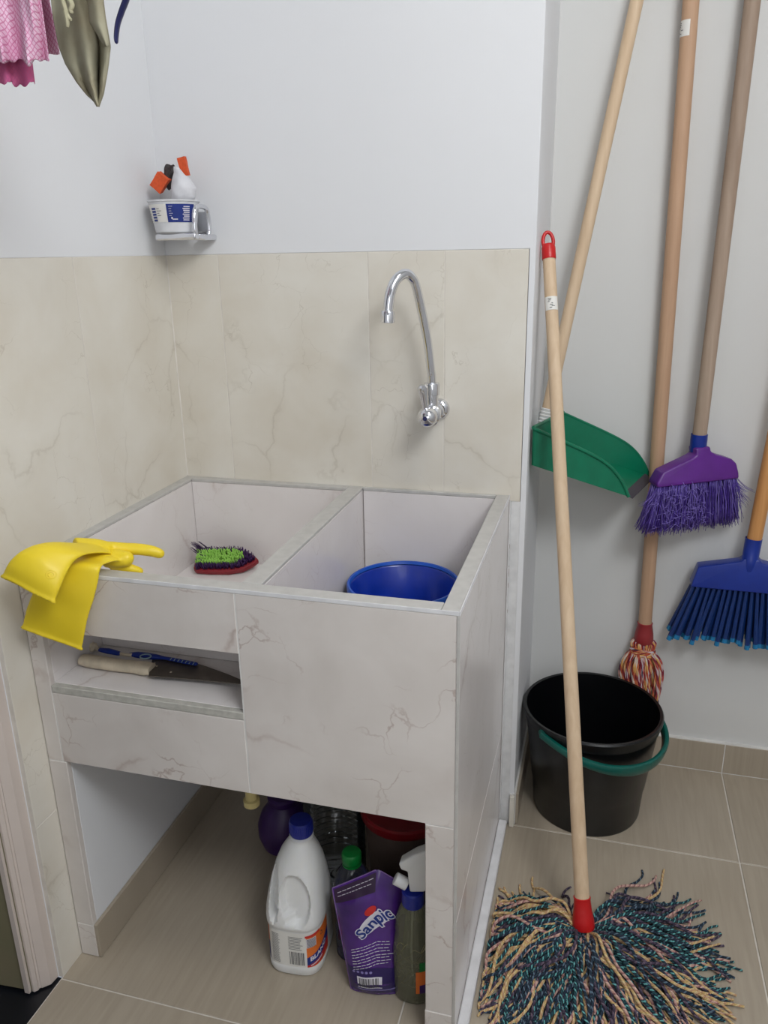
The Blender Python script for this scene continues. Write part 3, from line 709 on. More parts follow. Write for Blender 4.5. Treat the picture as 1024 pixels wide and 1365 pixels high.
bmesh.ops.remove_doubles(bm,verts=bm.verts,dist=.0004)
pb_=part('pouch_body',bm,pouchm,rf)
bm=BM(); ed=[pS(0,j/12) for j in range(13)]; tube(bm,ed,.0011,6); tube(bm,[pS(u_/12*1.0,1.0) for u_ in range(13)],.0010,6)
part('seam',bm,plain('seam_film',(130,96,160),.3),rf)
bm=BM(); patch(bm,lambda a,b_:pS(a,b_,1,.0006),.02,.60,.86,.985,14,4,0); part('top_band',bm,pouchd,pb_)
bm=BM(); patch(bm,lambda a,b_:pS(a,b_,1,.0005),.03,.97,.03,.27,20,6,0); part('bottom_band',bm,plain('pouch_navy',(40,24,88),.3),pb_)
bm=BM(); ln=.078; hn=.195
def pt(x,y,o_=.0009): return pS(x/ln+.5,y/hn,1,o_)
def disc(cx,cy,rx,ry,mi,ang=0,o_=.0009,n=24):
    c=bm.verts.new(pt(cx,cy,o_)); vs2=[]
    for k in range(n):
        t=2*PI*k/n; x=rx*math.cos(t);y=ry*math.sin(t); vs2.append(bm.verts.new(pt(cx+x*math.cos(ang)-y*math.sin(ang),cy+x*math.sin(ang)+y*math.cos(ang),o_)))
    for k in range(n): bm.faces.new((c,vs2[k],vs2[(k+1)%n])).material_index=mi
disc(.004,.124,.0235,.0105,0,.80); disc(.002,.1430,.0075,.006,1,.8,.0011)
textmesh(bm,'Sanpic',.0215,lambda x,y:pt(.005+x,.125+y,.0016),0,.80,.0017,.15); textmesh(bm,'Sanpic',.0215,lambda x,y:pt(.005+x,.125+y,.0020),2,.80,.0005,.15)
for v0_,n_ in ((.090,2),(.080,2),(.070,2),(.060,2)):
    for q in range(n_):
        x=-.026
        while x<.024:
            w_=R.uniform(.003,.007); y=v0_-q*.0045+x*.28
            g=[pt(x,y,.0012),pt(x+w_,y+w_*.28,.0012),pt(x+w_,y+w_*.28+.0010,.0012),pt(x,y+.0010,.0012)]
            bm.faces.new([bm.verts.new(p) for p in g]).material_index=0; x+=w_+.0012
for q in range(2):
    x=-.034
    while x<.004:
        w_=R.uniform(.002,.005); y=.184-q*.006+x*.05+.002
        bm.faces.new([bm.verts.new(p) for p in (pt(x,y),pt(x+w_,y),pt(x+w_,y+.0009),pt(x,y+.0009))]).material_index=0; x+=w_+.001
for k in range(5): disc(-.026+k*.0065,.046,.0022,.0022,3,o_=.0012,n=12)
patch(bm,lambda a,b_:pt(a,b_,.0010),-.022,.016,.018,.038,8,2,0)
for k in range(15): patch(bm,lambda a,b_:pt(a,b_,.0015),-.019+k*.0021,-.019+k*.0021+R.choice([.0006,.001,.0014]),.020,.036,1,2,4)
patch(bm,lambda a,b_:pt(a,b_,.0010),-.024,.036,.0125,.0150,10,1,3)
part('pouch_print',bm,[inkw,inkr,inkb,plain('ink_lilac',(140,130,190),.5),ink],pb_,False,kind='stuff')
P=ay(541,1178,-.468)
part('spout_cap',bev(lathe(BM(),[(.0,-.002),(.0105,-.002),(.0105,.019),(.0098,.020),(.0,.020)],P,18,axis=(-.85,-.1,.45)),.0004,1),hdpe,rf)

# spray bottle
SB=Vector((.6150,-.470,.0005))
sb=thing('spray_bottle','clear trigger spray bottle with a white head and blue collar beside the right leg','bottle',SB)
oc=clear('olive_clear_plastic',(205,208,190),.3,.06,.28,(160,160,134))
spf=[(.0,0),(.030,0),(.0345,.005),(.0350,.05),(.0345,.100),(.031,.128),(.029,.134),(.031,.142),(.029,.150),(.030,.158),(.028,.166),(.022,.186),(.0155,.202),(.0145,.208)]
part('bottle_body',lathe(BM(),spf,SB,36,sy=.8),oc,sb)
part('liquid',lathe(BM(),[(.0,.0015),(.029,.0015),(.0335,.006),(.0335,.036),(.0,.036)],SB,36,sy=.8),clear('olive_liquid',(150,150,110),.2,.1,.4,(110,108,72)),sb)
part('dip_tube',tube(BM(),[SB+Vector((.0,0,.006)),SB+Vector((-.004,0,.09)),SB+Vector((0,0,.20))],.0018,8),hdpe,sb)
part('collar',lathe(BM(),[(.0145,.194),(.0185,.195),(.0185,.220),(.016,.222),(.0,.222)],SB,32),capblue,sb)
hn_=Vector((0,1,0)); y_=SB.y
hd=[(531,1152),(552,1140),(577,1131),(590,1131),(592,1160),(576,1178),(566,1190),(546,1190),(544,1176),(543,1163),(534,1160)]
bm=bev(prism(BM(),[ay(px,py,y_-.010) for px,py in hd],(0,.022,0)),.0035,3,20); part('spray_head',bm,hdpe,sb)
bm=BM()
def sS(u_,v_,off=.0006): a=-PI/2+u_/.033; r=.0350+off; return SB+Vector((r*math.cos(a),.8*r*math.sin(a),v_))
patch(bm,sS,.010,.055,.028,.075,14,6,0); patch(bm,sS,.016,.055,.075,.094,12,3,1); patch(bm,lambda a,b_:sS(a,b_,.0009),.016,.055,.028,.046,12,3,2)
part('bottle_label',bm,[orange,capgreen,dkpurp],sb)
bm=BM()
for k in range(60):
    a=R.uniform(-PI,0); z=R.uniform(.04,.11); q=[]
    for s2 in range(6): a2=a+s2*.16; q.append(SB+Vector((.0325*math.cos(a2),.8*.0325*math.sin(a2),z+.010*math.sin(s2*.8+k)+s2*.004)))
    tube(bm,q,.0004,3)
part('scuffs',bm,plain('dried_residue',(150,142,104),.8),sb,kind='stuff')

# red lidded tub, water bottle, purple tub
RT=Vector((.545,-.250,.0005))
rd=thing('lidded_container','smoky clear round container with a dark red lid behind the pouch','container',RT)
part('container_body',lathe(BM(),[(.0,0),(.062,0),(.066,.004),(.078,.197),(.0,.197)],RT,40),clear('smoky_plastic',(150,138,130),.3,.1,.6,(128,110,102)),rd)
part('lid',lathe(BM(),[(.074,.192),(.0835,.192),(.085,.195),(.085,.208),(.081,.211),(.070,.208),(.0,.208)],RT,48),plain('dark_red_lid',(140,20,30),.4),rd)
bm=BM(); a0=-PI/2-.1
patch(bm,lambda a,b_:RT+Vector((.0755*math.cos(a0+a/.075),.0755*math.sin(a0+a/.075),b_)),.02,.034,.118,.136,4,1,0); part('sticker',bm,plain('dull_sticker',(110,100,96),.6),rd)
WB=Vector((.392,-.230,.0005))
wb_=thing('water_bottle','large clear ribbed empty plastic bottle standing behind the white jug','bottle',WB)
wp=[(.0,.004),(.045,0),(.060,.006)]
for k in range(14): wp+=[(.0625,.014+k*.014),(.0585,.021+k*.014)]
wp+=[(.060,.215),(.050,.245),(.030,.268),(.017,.280),(.016,.300)]
part('bottle_body',lathe(BM(),wp,WB,44),clear('bottle_plastic',(226,230,232),.5,.04,.05,(150,155,155)),wb_)
part('cap',lathe(BM(),[(.0,.293),(.0195,.293),(.0195,.310),(.017,.312),(.0,.312)],WB,28),capblue,wb_)
PB=Vector((.262,-.185,.0005))
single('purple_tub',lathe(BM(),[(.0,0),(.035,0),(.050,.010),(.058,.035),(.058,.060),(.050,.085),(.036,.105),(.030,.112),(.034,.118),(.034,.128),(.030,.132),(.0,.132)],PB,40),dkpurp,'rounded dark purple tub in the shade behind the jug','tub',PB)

# ------------------------------------------------------------------ black bucket with green handle
KB=Vector((.886,.118,.0008))
kb=thing('black_bucket','black plastic bucket with a dark green handle standing in the niche','bucket',KB)
part('bucket_body',lathe(BM(),[(.0,.004),(.110,.004),(.112,0),(.118,0),(.120,.006),(.1245,.075),(.1265,.078),(.146,.245),(.1435,.246),(.124,.078),(.116,.010),(.0,.008)],KB,72),black,kb)
part('bucket_rim',lathe(BM(),[(.1455,.232),(.1475,.230),(.1480,.244),(.1520,.246),(.1525,.252),(.1500,.2555),(.1440,.2545),(.1430,.246)],KB,72),black,kb)
E1=az(729,973,.246); E2=az(833,908,.246)
c0=KB+Vector((0,0,.240))
def rimpt(P,r=.1545):
    d=Vector((P.x-c0.x,P.y-c0.y,0)).normalized(); return c0+d*r
A1=rimpt(E1); A2=rimpt(E2); axd=(A2-A1).normalized(); mid_=(A1+A2)/2; no=Vector((axd.y,-axd.x,0))
if no.x<0: no=-no
phi=math.radians(15); dn=no*math.cos(phi)-Vector((0,0,1))*math.sin(phi); hl=(A2-A1).length/2
off0=(c0-mid_).dot(no)
pts_=[]
for k in range(41):
    t=PI*k/40; s_=math.sin(t); pts_.append(mid_-axd*hl*math.cos(t)*1.0+dn*(s_**.8)*(.166+off0))
bm=BM()
secs=[]
rgs=[]
for i,p in enumerate(pts_):
    T=(pts_[min(i+1,40)]-pts_[max(i-1,0)]).normalized(); wd=.0080+.0075*math.sin(PI*i/40)**2
    q=T.cross(dn.cross(axd)).normalized()*(.0062); n2=T.cross(q).normalized()*wd
    rgs.append((p,n2,q))
for i in range(len(rgs)): pass
loft(bm,rgs,12,1,pw=.7); hk=part('handle',bm,greend,kb)
for A in (A1,A2): 
    dd=(A-c0); dd.z=0; dd.normalize()
    part('handle_pivot',lathe(BM(),[(.0,0),(.010,0),(.010,.006),(.007,.008),(.0,.008)],A-dd*.007,16,axis=tuple(dd)),greend,kb)
ridge=BM()
for k in range(9):
    i=22+k; p=pts_[i]; box(ridge,p.x-.0022,p.x+.0022,p.y-.0022,p.y+.0022,p.z+.004,p.z+.0105)
part('grip_teeth',ridge,greend,hk)

# ------------------------------------------------------------------ mops, brooms, dustpan
def stick(parent,P0,P1,r,mat,label=None,r1=None):
    return part('handle',bev(tube(BM(),[Vector(P0).lerp(Vector(P1),k/8) for k in range(9)],[r,r1 or r],24),.0012,1,60),mat,parent,label=label)
def sticker(parent,P0,P1,t0,t1,r,facing):
    a=Vector(P0).lerp(Vector(P1),t0); b_=Vector(P0).lerp(Vector(P1),t1); ax=(b_-a).normalized()
    f_=Vector(facing); f_=(f_-ax*f_.dot(ax)).normalized(); s=ax.cross(f_)
    def S(u_,v_,o_=.0005): return a.lerp(b_,v_)+(f_*math.cos(u_)+s*math.sin(u_))*(r+o_)
    bm=BM(); patch(bm,S,-1.1,1.1,0,1,10,1,0); o=part('price_sticker',bm,labelw,parent,label='white paper sticker')
    bm=BM()
    for k in range(7):
        u_=R.uniform(-.9,.4); v_=.15+.11*k; patch(bm,lambda x,y:S(x,y,.0009),u_,u_+R.uniform(.2,.5),v_,v_+.045,3,1,0)
    part('sticker_print',bm,ink,o)
# front mop
M0=Vector((.893,-.290,.050)); M1=Vector((.7475,.085,1.228))
dm=(M1-M0).normalized()
m1=thing('string_mop','string mop with a pale wooden handle and red socket, its yarn spread on the floor','mop',(.893,-.290,0))
hh=stick(m1,M0+dm*.015,M1,.0136,woodp,r1=.0116)
sticker(hh,M0,M1,.905,.925,.0120,(.1,-1,.1))
part('socket',lathe(BM(),[(.0,-.012),(.0195,-.012),(.0205,-.006),(.0195,.004),(.0165,.022),(.0150,.040),(.0158,.044),(.0140,.045)],M0,32,axis=tuple(dm)),red,m1)
ec=part('end_cap',lathe(BM(),[(.0124,-.022),(.0130,-.020),(.0128,.0),(.0105,.006),(.0,.007)],M1,28,axis=tuple(dm)),red,m1)
sd_=Vector((1,.25,0)).normalized(); lp=[M1+dm*.003-sd_*.0085,M1+dm*.014-sd_*.0095,M1+dm*.025-sd_*.006,M1+dm*.029,M1+dm*.025+sd_*.006,M1+dm*.014+sd_*.0095,M1+dm*.003+sd_*.0085]
part('hanging_loop',tube(BM(),catm(lp,4),.0034,10,flat=1.0),red,ec)
ycols=[yarn('yarn_teal',[(20,44,58),(30,78,84),(22,34,54),(104,176,174)]),yarn('yarn_navy',[(30,36,58),(24,52,66),(36,40,60),(96,120,136)]),yarn('yarn_gold',[(206,174,116),(216,192,146),(196,154,118)]),
       yarn('yarn_pink',[(200,158,146),(160,112,112),(214,180,164)]),yarn('yarn_grey',[(70,60,80),(50,42,60),(104,88,104)])]
bm=BM(); uv=bm.loops.layers.uv.new('UVMap')
def wallpush(p):
    # keep the yarn off the skirting beside the sink
    if p.x<.728: p.x=.728+R.random()*.004
    p.z=max(.0030,p.z); return p
hubc=Vector((.893,-.290,.034))
locks=[]
for a_,l_,c_,n_ in ((172,.185,.5,20),(160,.175,-.6,16),(186,.19,.4,20),(196,.20,.7,20),(206,.22,.2,20),(216,.24,-.3,20),(226,.26,.5,22),(236,.26,-.5,22),(246,.27,.3,22),(256,.26,-.2,22),(266,.26,.4,22),(276,.26,-.4,22),(286,.26,.2,22),
    (296,.26,-.3,22),(306,.26,.4,22),(316,.26,-.2,22),(326,.26,.5,20),(336,.25,-.2,20),(345,.26,.1,20),(353,.26,.3,18),(2,.25,-.2,16),(11,.25,.2,16),(20,.25,.5,14),(29,.26,.25,12),(38,.21,.1,5),(262,.20,.8,18),(300,.20,-.8,18),(222,.20,.8,14),(150,.14,-.3,6)):
    locks.append((math.radians(a_),l_,c_,n_,R.randrange(5)))
for (la,ll,lc,ln2,lcol) in locks:
    hk_=R.uniform(.016,.046)
    for i in range(ln2):
        an=la+R.gauss(0,.10); lng=ll*R.uniform(.80,1.08); curl=lc*1.3+R.gauss(0,.45); h0=hk_*R.uniform(.5,1.2); pile=R.uniform(0,.026) if math.sin(an)<.1 else R.uniform(0,.012)
        col=lcol if R.random()<.30 else R.choices(range(5),[.36,.20,.22,.10,.12])[0]
        lat=R.gauss(0,.014); P=[]; n_=15; st=lng/n_; a=an-lc*.5
        p=hubc+Vector((math.cos(an)*.010,math.sin(an)*.010,R.uniform(-.016,.008))); ph=R.uniform(0,6.28); fq=R.uniform(.5,1.1); wob=R.uniform(.10,.42)
        for k in range(n_+1):
            t=k/n_; z=.0035+(hubc.z-.006)*max(0,1-t*2.6)+math.sin(PI*min(1,t*1.25))*h0*.85+pile*(1-t)*min(1,t*5)
            sd2=Vector((-math.sin(a),math.cos(a),0))*lat*min(1,t*3)
            q=Vector((p.x,p.y,z+.002*math.sin(k*fq*2+ph)))+sd2; P.append(wallpush(q))
            a+=curl/n_+wob*math.sin(k*fq+ph); p=p+Vector((math.cos(a),math.sin(a),0))*st
        tube(bm,catm(P,2),[.0028,.0028,.0027,.0020],6,mi=col,uv=uv)
o=part('mop_yarn',bm,ycols,m1,kind='stuff')
# long stray strands at the far side
bm=BM(); uv=bm.loops.layers.uv.new('UVMap')
for k,(pp,c) in enumerate([([(735,1222),(758,1215),(765,1205)],4),([(780,1245),(830,1240),(860,1228),(867,1222),(850,1205),(808,1190)],4),([(870,1240),(890,1222),(920,1205),(935,1200)],3),([(860,1235),(885,1215),(905,1205)],4),
      ([(690,1235),(670,1215),(663,1207)],4),([(720,1240),(708,1215),(706,1190)],0),([(700,1240),(688,1205),(686,1193)],0),([(800,1243),(815,1225),(822,1215)],0),([(800,1243),(820,1228),(830,1221)],0),([(940,1275),(960,1295),(972,1305)],4),([(920,1270),(945,1262),(960,1258)],2),([(905,1262),(930,1256),(952,1248)],2)]):
    tube(bm,catm([az(x,y,.006+.010*math.sin(PI*j/(len(pp)-1))) for j,(x,y) in enumerate(pp)],6),[.0024,.0016],6,mi=c,uv=uv)
part('stray_yarn',bm,ycols,m1,kind='stuff')

# second mop, hanging behind the bucket
Q0=Vector((.993,.287,.392)); Q1=Vector((.9705,.287,1.74))
m2=thing('string_mop','string mop with orange and maroon yarn hanging behind the black bucket','mop',(Q0.x,Q0.y,.02))
h2=stick(m2,Q0-Vector((0,0,.01)),Q1,.0150,woodt)
sticker(h2,Q0,Q1,.895,.915,.0150,(-1,-.55,.1))
part('socket',lathe(BM(),[(.0,-.052),(.020,-.050),(.0225,-.044),(.0205,-.026),(.0165,-.004),(.0175,.0),(.0150,.001)],Q0,28),redd,m2)
yc2=[yarn('yarn_orange',[(200,110,70),(216,170,120),(140,44,50)],.045),yarn('yarn_maroon',[(124,34,54),(180,80,70),(200,180,184)],.045),yarn('yarn_white',[(208,196,204),(64,46,72),(190,130,120)],.05),yarn('yarn_yellow',[(214,160,90),(180,76,52),(214,196,180)],.05)]
bm=BM(); uv=bm.loops.layers.uv.new('UVMap')
for i in range(170):
    a=R.uniform(0,2*PI); rr=math.sqrt(R.random()); c=math.cos(a); s=math.sin(a); zt_=.352
    ln_=R.uniform(.215,.265) if R.random()<.85 else R.uniform(.27,.31)
    ox=.046*rr*c; oy=min(.020,.032*rr*s)
    P=[(Q0.x+c*.012,Q0.y+s*.010,zt_+.002),(Q0.x+ox*.62,Q0.y+oy*.6,zt_-.012),(Q0.x+ox*.55,Q0.y+oy*.6,zt_-.030),(Q0.x+ox*1.0,Q0.y+oy*.9,zt_-.060),(Q0.x+ox*1.08+R.uniform(-.003,.003),Q0.y+oy,zt_-.10)]
    for k in (.6,.8,1.0): P.append((Q0.x+.006*k+ox*(1.1-.25*k)+R.uniform(-.004,.004),min(Q0.y+oy,.300),zt_-ln_*k))
    P=[(x,min(y,.305 if z>.09 else .296),max(z,.006)) for x,y,z in P]
    tube(bm,catm(P,3),[.0030,.0030,.0026],6,mi=R.randrange(4),uv=uv)
for k in range(9):
    zc=zt_-.024-.0022*k; tube(bm,[(Q0.x+.026*math.cos(t+k)*(1+.06*math.sin(3*t+k)),Q0.y+.020*math.sin(t+k),zc+.003*math.sin(2*t+k)) for t in [2*PI*j/20 for j in range(21)]],.0028,6,mi=R.choice([0,3,0,2]),uv=uv)
part('mop_yarn',bm,yc2,m2,kind='stuff')

# purple broom : local frame X along the head, Z to the handle
def broom_frame(L_,R_): 
    X=(R_-L_); return X
PL=Vector((.978,.205,.748)); PR=Vector((1.145,.283,.757)); pc=(PL+PR)/2
S1=Vector((1.0645,.262,.846)); top=Vector((1.0790,.287,1.74))
Rp=frame(pc,PR-PL,Vector((0,0,1)))
bo1=thing('broom','broom with greyed wooden handle and purple head with frayed violet bristles','broom',pc,rot=Rp)
inv=bo1.matrix_basis.inverted()
hw=(PR-PL).length/2; sl=inv@S1; sx=sl.x
h3=stick(bo1,S1-Vector((0,0,.02)),top,.0145,woodg)
part('socket',lathe(BM(),[(.0150,-.002),(.0168,-.002),(.0172,-.012),(.0165,-.040),(.0,-.040)],S1+Vector((0,0,.006)),28),blue,bo1,label='dark blue socket sleeve')
hy=sl.y
prf=[(x,z*.80) for x,z in [(-hw,0),(-hw*1.0,.012),(-hw+.014,.038),(sx-.026,.066),(sx-.0165,.072),(sx-.0165,.090),(sx+.0165,.090),(sx+.0165,.078),(sx+.028,.068),(hw-.014,.052),(hw-.004,.040),(hw,.014),(hw,0)]]
bm=BM(); 
def headshape(prf,t0,t1,hy,hz):
    fr=[];bk=[]
    for x,z in prf:
        t=t0+(t1-t0)*min(1,z/hz); yc=hy*min(1,z/hz); fr.append(Vector((x,yc-t,z))); bk.append(Vector((x,yc+t,z)))
    a=[bm.verts.new(p) for p in fr]; b_=[bm.verts.new(p) for p in bk]; n=len(a)
    # ridged front: centre spine
    bm.faces.new(a[::-1]); bm.faces.new(b_)
    for i in range(n): bm.faces.new((a[i],a[(i+1)%n],b_[(i+1)%n],b_[i]))
headshape(prf,.020,.0165,hy*.8,.072); bm=bev(bm,.004,3,25)
part('broom_head',bm,purp,bo1,True,False)
bm=BM(); 
for i in range(1500):
    x=R.uniform(-hw+.003,hw-.003); y=R.uniform(-.017,.017); k=x/hw; sp_=.010
    L_=R.uniform(.088,.108)
    x2=x+k*.020-.006+R.gauss(0,.006); y2=y*1.3+R.gauss(0,.006); 
    mx=(x+x2)/2+R.gauss(0,.003)
    y2=max(-.035,min(.028,y2))
    tube(bm,catm([(x,y,.004),(mx,(y+y2)/2+R.gauss(0,.002),-L_*.5),(x2+R.gauss(0,.004),y2,-L_)],2),[.00085,.0006],3,mi=0 if R.random()<.72 else 1)
for i in range(70):    # loose bent fibres
    sgn=1 if R.random()<.65 else -1; x=sgn*(hw-R.uniform(.002,.025)); L_=R.uniform(.04,.09); w_=R.uniform(.01,.05)*sgn
    tube(bm,catm([(x,-.012,.002),(x+w_*.45,-.014,-L_*.45),(x+w_,-.012,-L_*.8)],3),[.0006,.0003],3,mi=1 if R.random()<.4 else 0)
for i in range(180):
    x=R.uniform(-hw,hw*.3)-.004; z=R.uniform(-.095,-.01); a=R.uniform(0,6.28); l=R.uniform(.008,.025)
    tube(bm,catm([(x,-.021,z),(x+l*.5*math.cos(a),-.026,z+l*.5*math.sin(a)+.003),(x+l*math.cos(a),-.022,z+l*math.sin(a))],2),.0005,3,mi=1)
part('bristles',bm,[violet,violetl],bo1,False,False,kind='stuff')

# blue broom
BLc=Vector((1.196,.262,.510)); Rq=frame(BLc,(1,-.02,0),(0,0,1))
bo2=thing('broom','broom with orange wooden handle and dark blue head of thick blue tufts','broom',BLc,rot=Rq)
S2=BLc+Vector((0,0,.105)); h4=stick(bo2,S2-Vector((0,0,.02)),Vector((1.262,.287,1.74)),.0150,woodo)
part('socket',lathe(BM(),[(.0155,.012),(.0172,.012),(.0168,-.030),(.0182,-.032),(.0176,-.060),(.0120,-.070),(.0,-.072)],S2,28,axis=(.05,.02,1)),blue,bo2)
hw=.1180
prf=[(-hw,0),(-hw+.002,.006),(-hw+.012,.046),(-.022,.066),(-.016,.073),(.016,.073),(.022,.066),(hw-.012,.046),(hw-.002,.006),(hw,0)]
bm=BM(); headshape(prf,.023,.0155,0,.073); bm=bev(bm,.003,3,25)
for v in bm.verts:
    if v.co.y<0 and v.co.z<.03: v.co.y-=.004*max(0,1-abs(v.co.x)/hw)
part('broom_head',bm,blue,bo2,True,False)
tm_=BM(); tube(tm_,[(0,0,.004),(0,0,-.07),(0,0,-.121)],[.0034,.0046,.0052],7,cap=False,mi=0); tube(tm_,[(0,0,-.121),(0,0,-.131)],[.0052,.0056],7,mi=1)
tuft=finish(tm_,'bristle_tuft',[blued,bluet],True)
for j,y in enumerate((-.017,-.006,.006,.017)):
    for i in range(21):
        x=-hw+.006+(2*hw-.012)*(i+.5*(j%2)-.0)/20.5
        o=bpy.data.objects.new('bristle_tuft',tuft); C.objects.link(o); o.parent=bo2
        o.location=(x,y,0); o.rotation_euler=(y*3+R.uniform(-.02,.02),-(x/hw)*.30+R.uniform(-.04,.04),0); s=R.uniform(.92,1.06)/math.cos(x/hw*.30); o.scale=(1,1,s)

# dustpan
NB=axx(711,570,.738); NL=axx(709,620,.738); LN=az(838,662,.742)
e1=(LN-NL); e2=(NB-NL); pnn=e1.cross(e2).normalized()
wv=Vector((.047,.165,0.0)); 
if (NB+wv).y>.300: wv*=(.300-NB.y)/wv.y
dp=thing('dustpan','green plastic dustpan with a grey lip hanging on its pale wooden handle','dustpan',NL)
sidep=[apl(px,py,NL,pnn) for px,py in ((709,620),(711,571),(750,588),(785,604),(806,616),(820,629),(831,645),(838,662))]
def shell(poly,vec): return prism(BM(),poly,vec)
tn=pnn*.0022*(1 if pnn.y>0 else -1)
part('near_side',shell(sidep,tn),green,dp,False)
fars=[p+wv for p in sidep]; fars[1]=fars[1]-Vector((0,0,0))
part('far_side',shell(fars,tn*-1),green,dp,False)
zt2=Vector((0,0,.0022))
NLf=NL+wv; LNf=LN+wv
part('pan_floor',shell([NL,LN,LNf,NLf],zt2),green,dp,False)
part('back_side',shell([NL,NB,NB+wv,NLf],(LN-NL).normalized()*.0024),green,dp,False)
part('rail',tube(BM(),catm(sidep[1:],4),.0038,10),green,dp); part('rail',tube(BM(),catm(fars[1:],4),.0030,10),green,dp)
part('rail',tube(BM(),[NB,NB+wv],.0035,10),green,dp)
ld=(LN-NL).normalized(); part('lip',bev(prism(BM(),[LN-ld*.012+zt2*1.2,LN+ld*.010-zt2,LNf+ld*.010-zt2,LNf-ld*.012+zt2*1.2],zt2),.0005,1),rubber,dp,False,label='dark grey rubber lip')
T0=ay(728,556,.225); T1=ay(858,-40,.287)
T0b=T0-(T1-T0).normalized()*.02
sk_=lathe(BM(),sum([[(.0135,k*.007),(.0150,k*.007+.002),(.0150,k*.007+.004),(.0135,k*.007+.005)] for k in range(6)],[]),T0b,24,axis=tuple(T1-T0b)); part('handle_socket',sk_,hdpe,dp,label='white ribbed handle socket')
part('handle',bev(tube(BM(),[T0,T1],.0125,24),.001,1,60),woodp,dp)
# rail that carries the sticks, above the picture
rl=thing('tool_rail','white wall rail with clips holding the hanging brooms and mop','rail',(1.1,YN-.001,1.72))
part('rail_bar',bev(box(BM(),.82,1.42,YN-.012,YN-.001,1.70,1.735),.002,2),whitet,rl)
for x in (.8845+.008,.9705,1.0785,1.2615): part('clip',tube(BM(),[(x-.020,.306,1.715),(x-.020,.285,1.715),(x-.012,.267,1.715)],.003,8),whitet,rl)

# ------------------------------------------------------------------ laundry hanging top left
YC=-.70
dk=thing('drying_line','thin white clothes line with hanging cords under the ceiling','line',(.3,YC,1.74))
part('line_bar',tube(BM(),[(.02,YC,1.74),(.62,YC,1.74)],.004,10),whitet,dk)
for x in (.05,.59): part('cord',tube(BM(),[(x,YC,1.74),(x,YC,CE-.001)],.0015,6),whitet,dk)
mt,nt,b=nodes('pink_net'); tc=N(nt,'ShaderNodeTexCoord'); sp_=N(nt,'ShaderNodeSeparateXYZ'); nt.links.new(tc.outputs['UV'],sp_.inputs[0])
def diag(sg):
    a=N(nt,'ShaderNodeMath',operation='MULTIPLY'); a.inputs[1].default_value=sg; nt.links.new(sp_.outputs[1],a.inputs[0])
    s=N(nt,'ShaderNodeMath',operation='ADD'); nt.links.new(sp_.outputs[0],s.inputs[0]); nt.links.new(a.outputs[0],s.inputs[1])
    f=N(nt,'ShaderNodeMath',operation='FRACT'); nt.links.new(s.outputs[0],f.inputs[0])
    g=N(nt,'ShaderNodeMath',operation='COMPARE'); g.inputs[1].default_value=.5; g.inputs[2].default_value=.11; nt.links.new(f.outputs[0],g.inputs[0]); return g.outputs[0]
mx=N(nt,'ShaderNodeMath',operation='MAXIMUM'); nt.links.new(diag(.8),mx.inputs[0]); nt.links.new(diag(-.8),mx.inputs[1])
ml=N(nt,'ShaderNodeMath',operation='MULTIPLY'); ml.inputs[1].default_value=.75; nt.links.new(mx.outputs[0],ml.inputs[0])
nt.links.new(mix(nt,ml.outputs[0],ramp(nt,noisy(nt,coords(nt,(1,1,1),False),22),[(.35,lin((240,212,228))),(.7,lin((230,178,206)))]),lin((204,104,154))),b.inputs['Base Color']); b.inputs['Roughness'].default_value=.9; pinkn=mt
pinkd=mt=pinkn.copy(); 
for n_ in mt.node_tree.nodes:
    if n_.type=='VALTORGB':
        n_.color_ramp.elements[0].color=lin((224,130,172)); n_.color_ramp.elements[1].color=lin((212,100,150))
def cloth(bm,edges,yb,fold,nu=36,nv=34,uvs=34,jag=0,seed=0):
    # edges: list of (py, left px, right px); hangs in folds about the depth yb
    uv=bm.loops.layers.uv.verify()
    def ed(v_):
        t=v_*(len(edges)-1); i=min(int(t),len(edges)-2); f=t-i
        return [edges[i][k]*(1-f)+edges[i+1][k]*f for k in range(3)]
    def fn(u_,v_):
        py,l,r=ed(v_); px=l+(r-l)*u_
        if v_>.97 and jag: py+=jag*noise.noise(Vector((u_*14,seed,0)))
        p=ay(px,py,yb); d=fold(u_,v_); dr=(p-CAM).normalized(); return p+dr*d
    g=sheet(bm,fn,nu,nv)
    for f in bm.faces:
        for lp in f.loops: c=lp.vert.co; lp[uv].uv=((c.x*1.0+c.y*.5)*210,c.z*210)
pk=thing('pink_garment','pink net garment hanging at the top left corner of the room','garment',(.27,YC,1.45))
bm=BM(); cloth(bm,[(-150,-130,40),(0,-100,55),(50,-95,62),(82,-90,66)],YC,lambda u_,v_:.012*math.sin(u_*26+v_*2)+.004*math.sin(u_*60),60,30,jag=16)
part('front_layer',bm,pinkn,pk,True,solid=.0006)
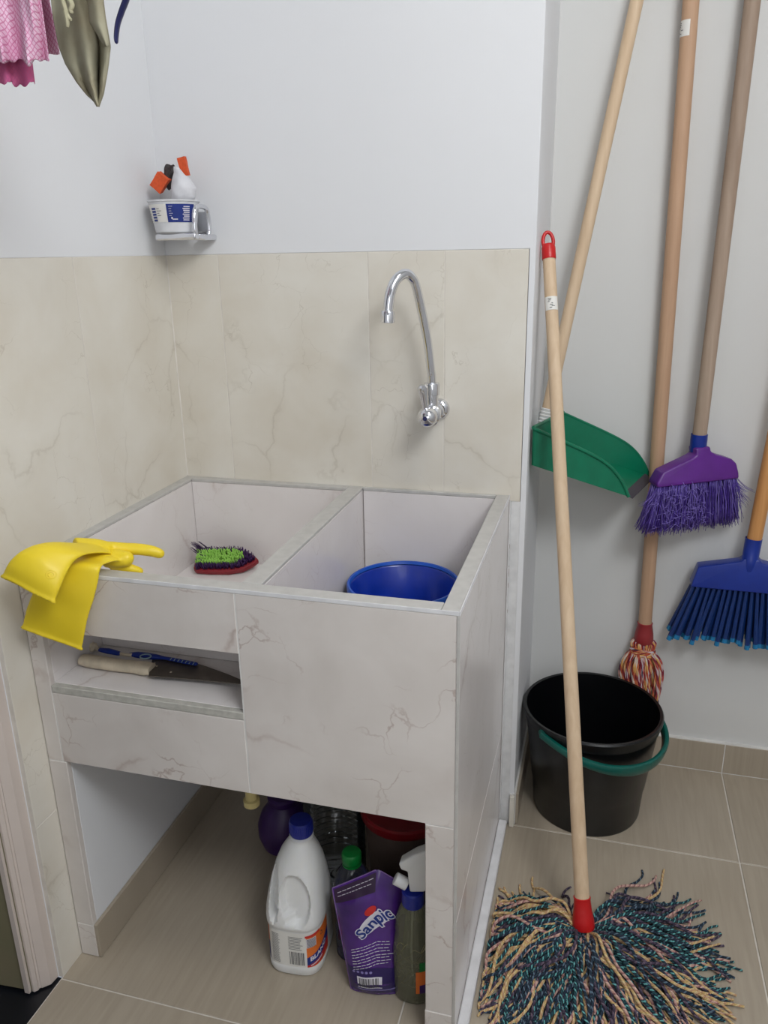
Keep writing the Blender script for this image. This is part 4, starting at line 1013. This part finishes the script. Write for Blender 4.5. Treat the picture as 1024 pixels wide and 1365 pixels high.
bm=BM(); cloth(bm,[(-150,-120,55),(0,-105,66),(40,-100,74),(72,-100,80)],YC+.035,lambda u_,v_:.008*math.sin(u_*22+1),60,30,jag=10,seed=4)
part('back_layer',bm,pinkn,pk,True,solid=.0006)
bm=BM(); cloth(bm,[(40,-100,35),(80,-95,43),(112,-92,47)],YC+.018,lambda u_,v_:.006*math.sin(u_*30+2),60,20,jag=14,seed=8)
part('under_layer',bm,pinkd,pk,True,solid=.0006,label='darker pink lower hem')
og=thing('olive_garment','olive cotton garment hanging in a point beside the pink net garment','garment',(.36,YC,1.45))
bm=BM(); cloth(bm,[(-150,52,150),(0,68,137),(22,71,140),(62,79,147),(85,88,144),(103,99,141),(108,102,140),(125,115,137),(142,130,131)],YC-.01,lambda u_,v_:-.016*math.exp(-((u_-.50)/.16)**2)-.010*math.exp(-((u_-.93)/.08)**2)+.020*math.exp(-((u_-.78)/.07)**2)*min(1,v_*1.6)+.003*math.sin(u_*14+v_*5),48,60)
part('cloth',bm,olive,og,True,solid=.0012)
bm=BM(); cloth(bm,[(-120,100,152),(-20,108,140),(8,118,138),(30,119,141),(62,139,146)],YC-.034,lambda u_,v_:-.008*math.sin(PI*u_)+.004*v_,16,24)
part('flap',bm,olive,og,True,solid=.0012)
bm=BM()
for pp in ([(80,-20),(84,0),(88,14),(92,24),(95,26)],[(88,14),(90,28),(90,36)],[(90,-5),(96,6),(94,14),(97,16)]): tube(bm,catm([ay(x,y,YC-.036) for x,y in pp],4),[.0030,.0014],8)
part('drawstring',bm,cordm,og)
bm=BM(); hp=[(190,-60),(178,-30),(168,0),(162,16),(157,32),(155,48),(155,54)]
tube(bm,catm([ay(x,y,YC-.02) for x,y in hp],6),[.0048,.0046,.0042,.0036,.0030],10,flat=.5,round_end=True)
tube(bm,catm([ay(190,-60,YC-.02),ay(195,-110,YC-.01),Vector((ay(195,-110,YC).x,YC,1.746))],5),.0025,8)
single('clothes_hanger',bm,navy,'dark blue plastic hanger arm dangling right of the olive garment','hanger',ay(168,0,YC-.02))
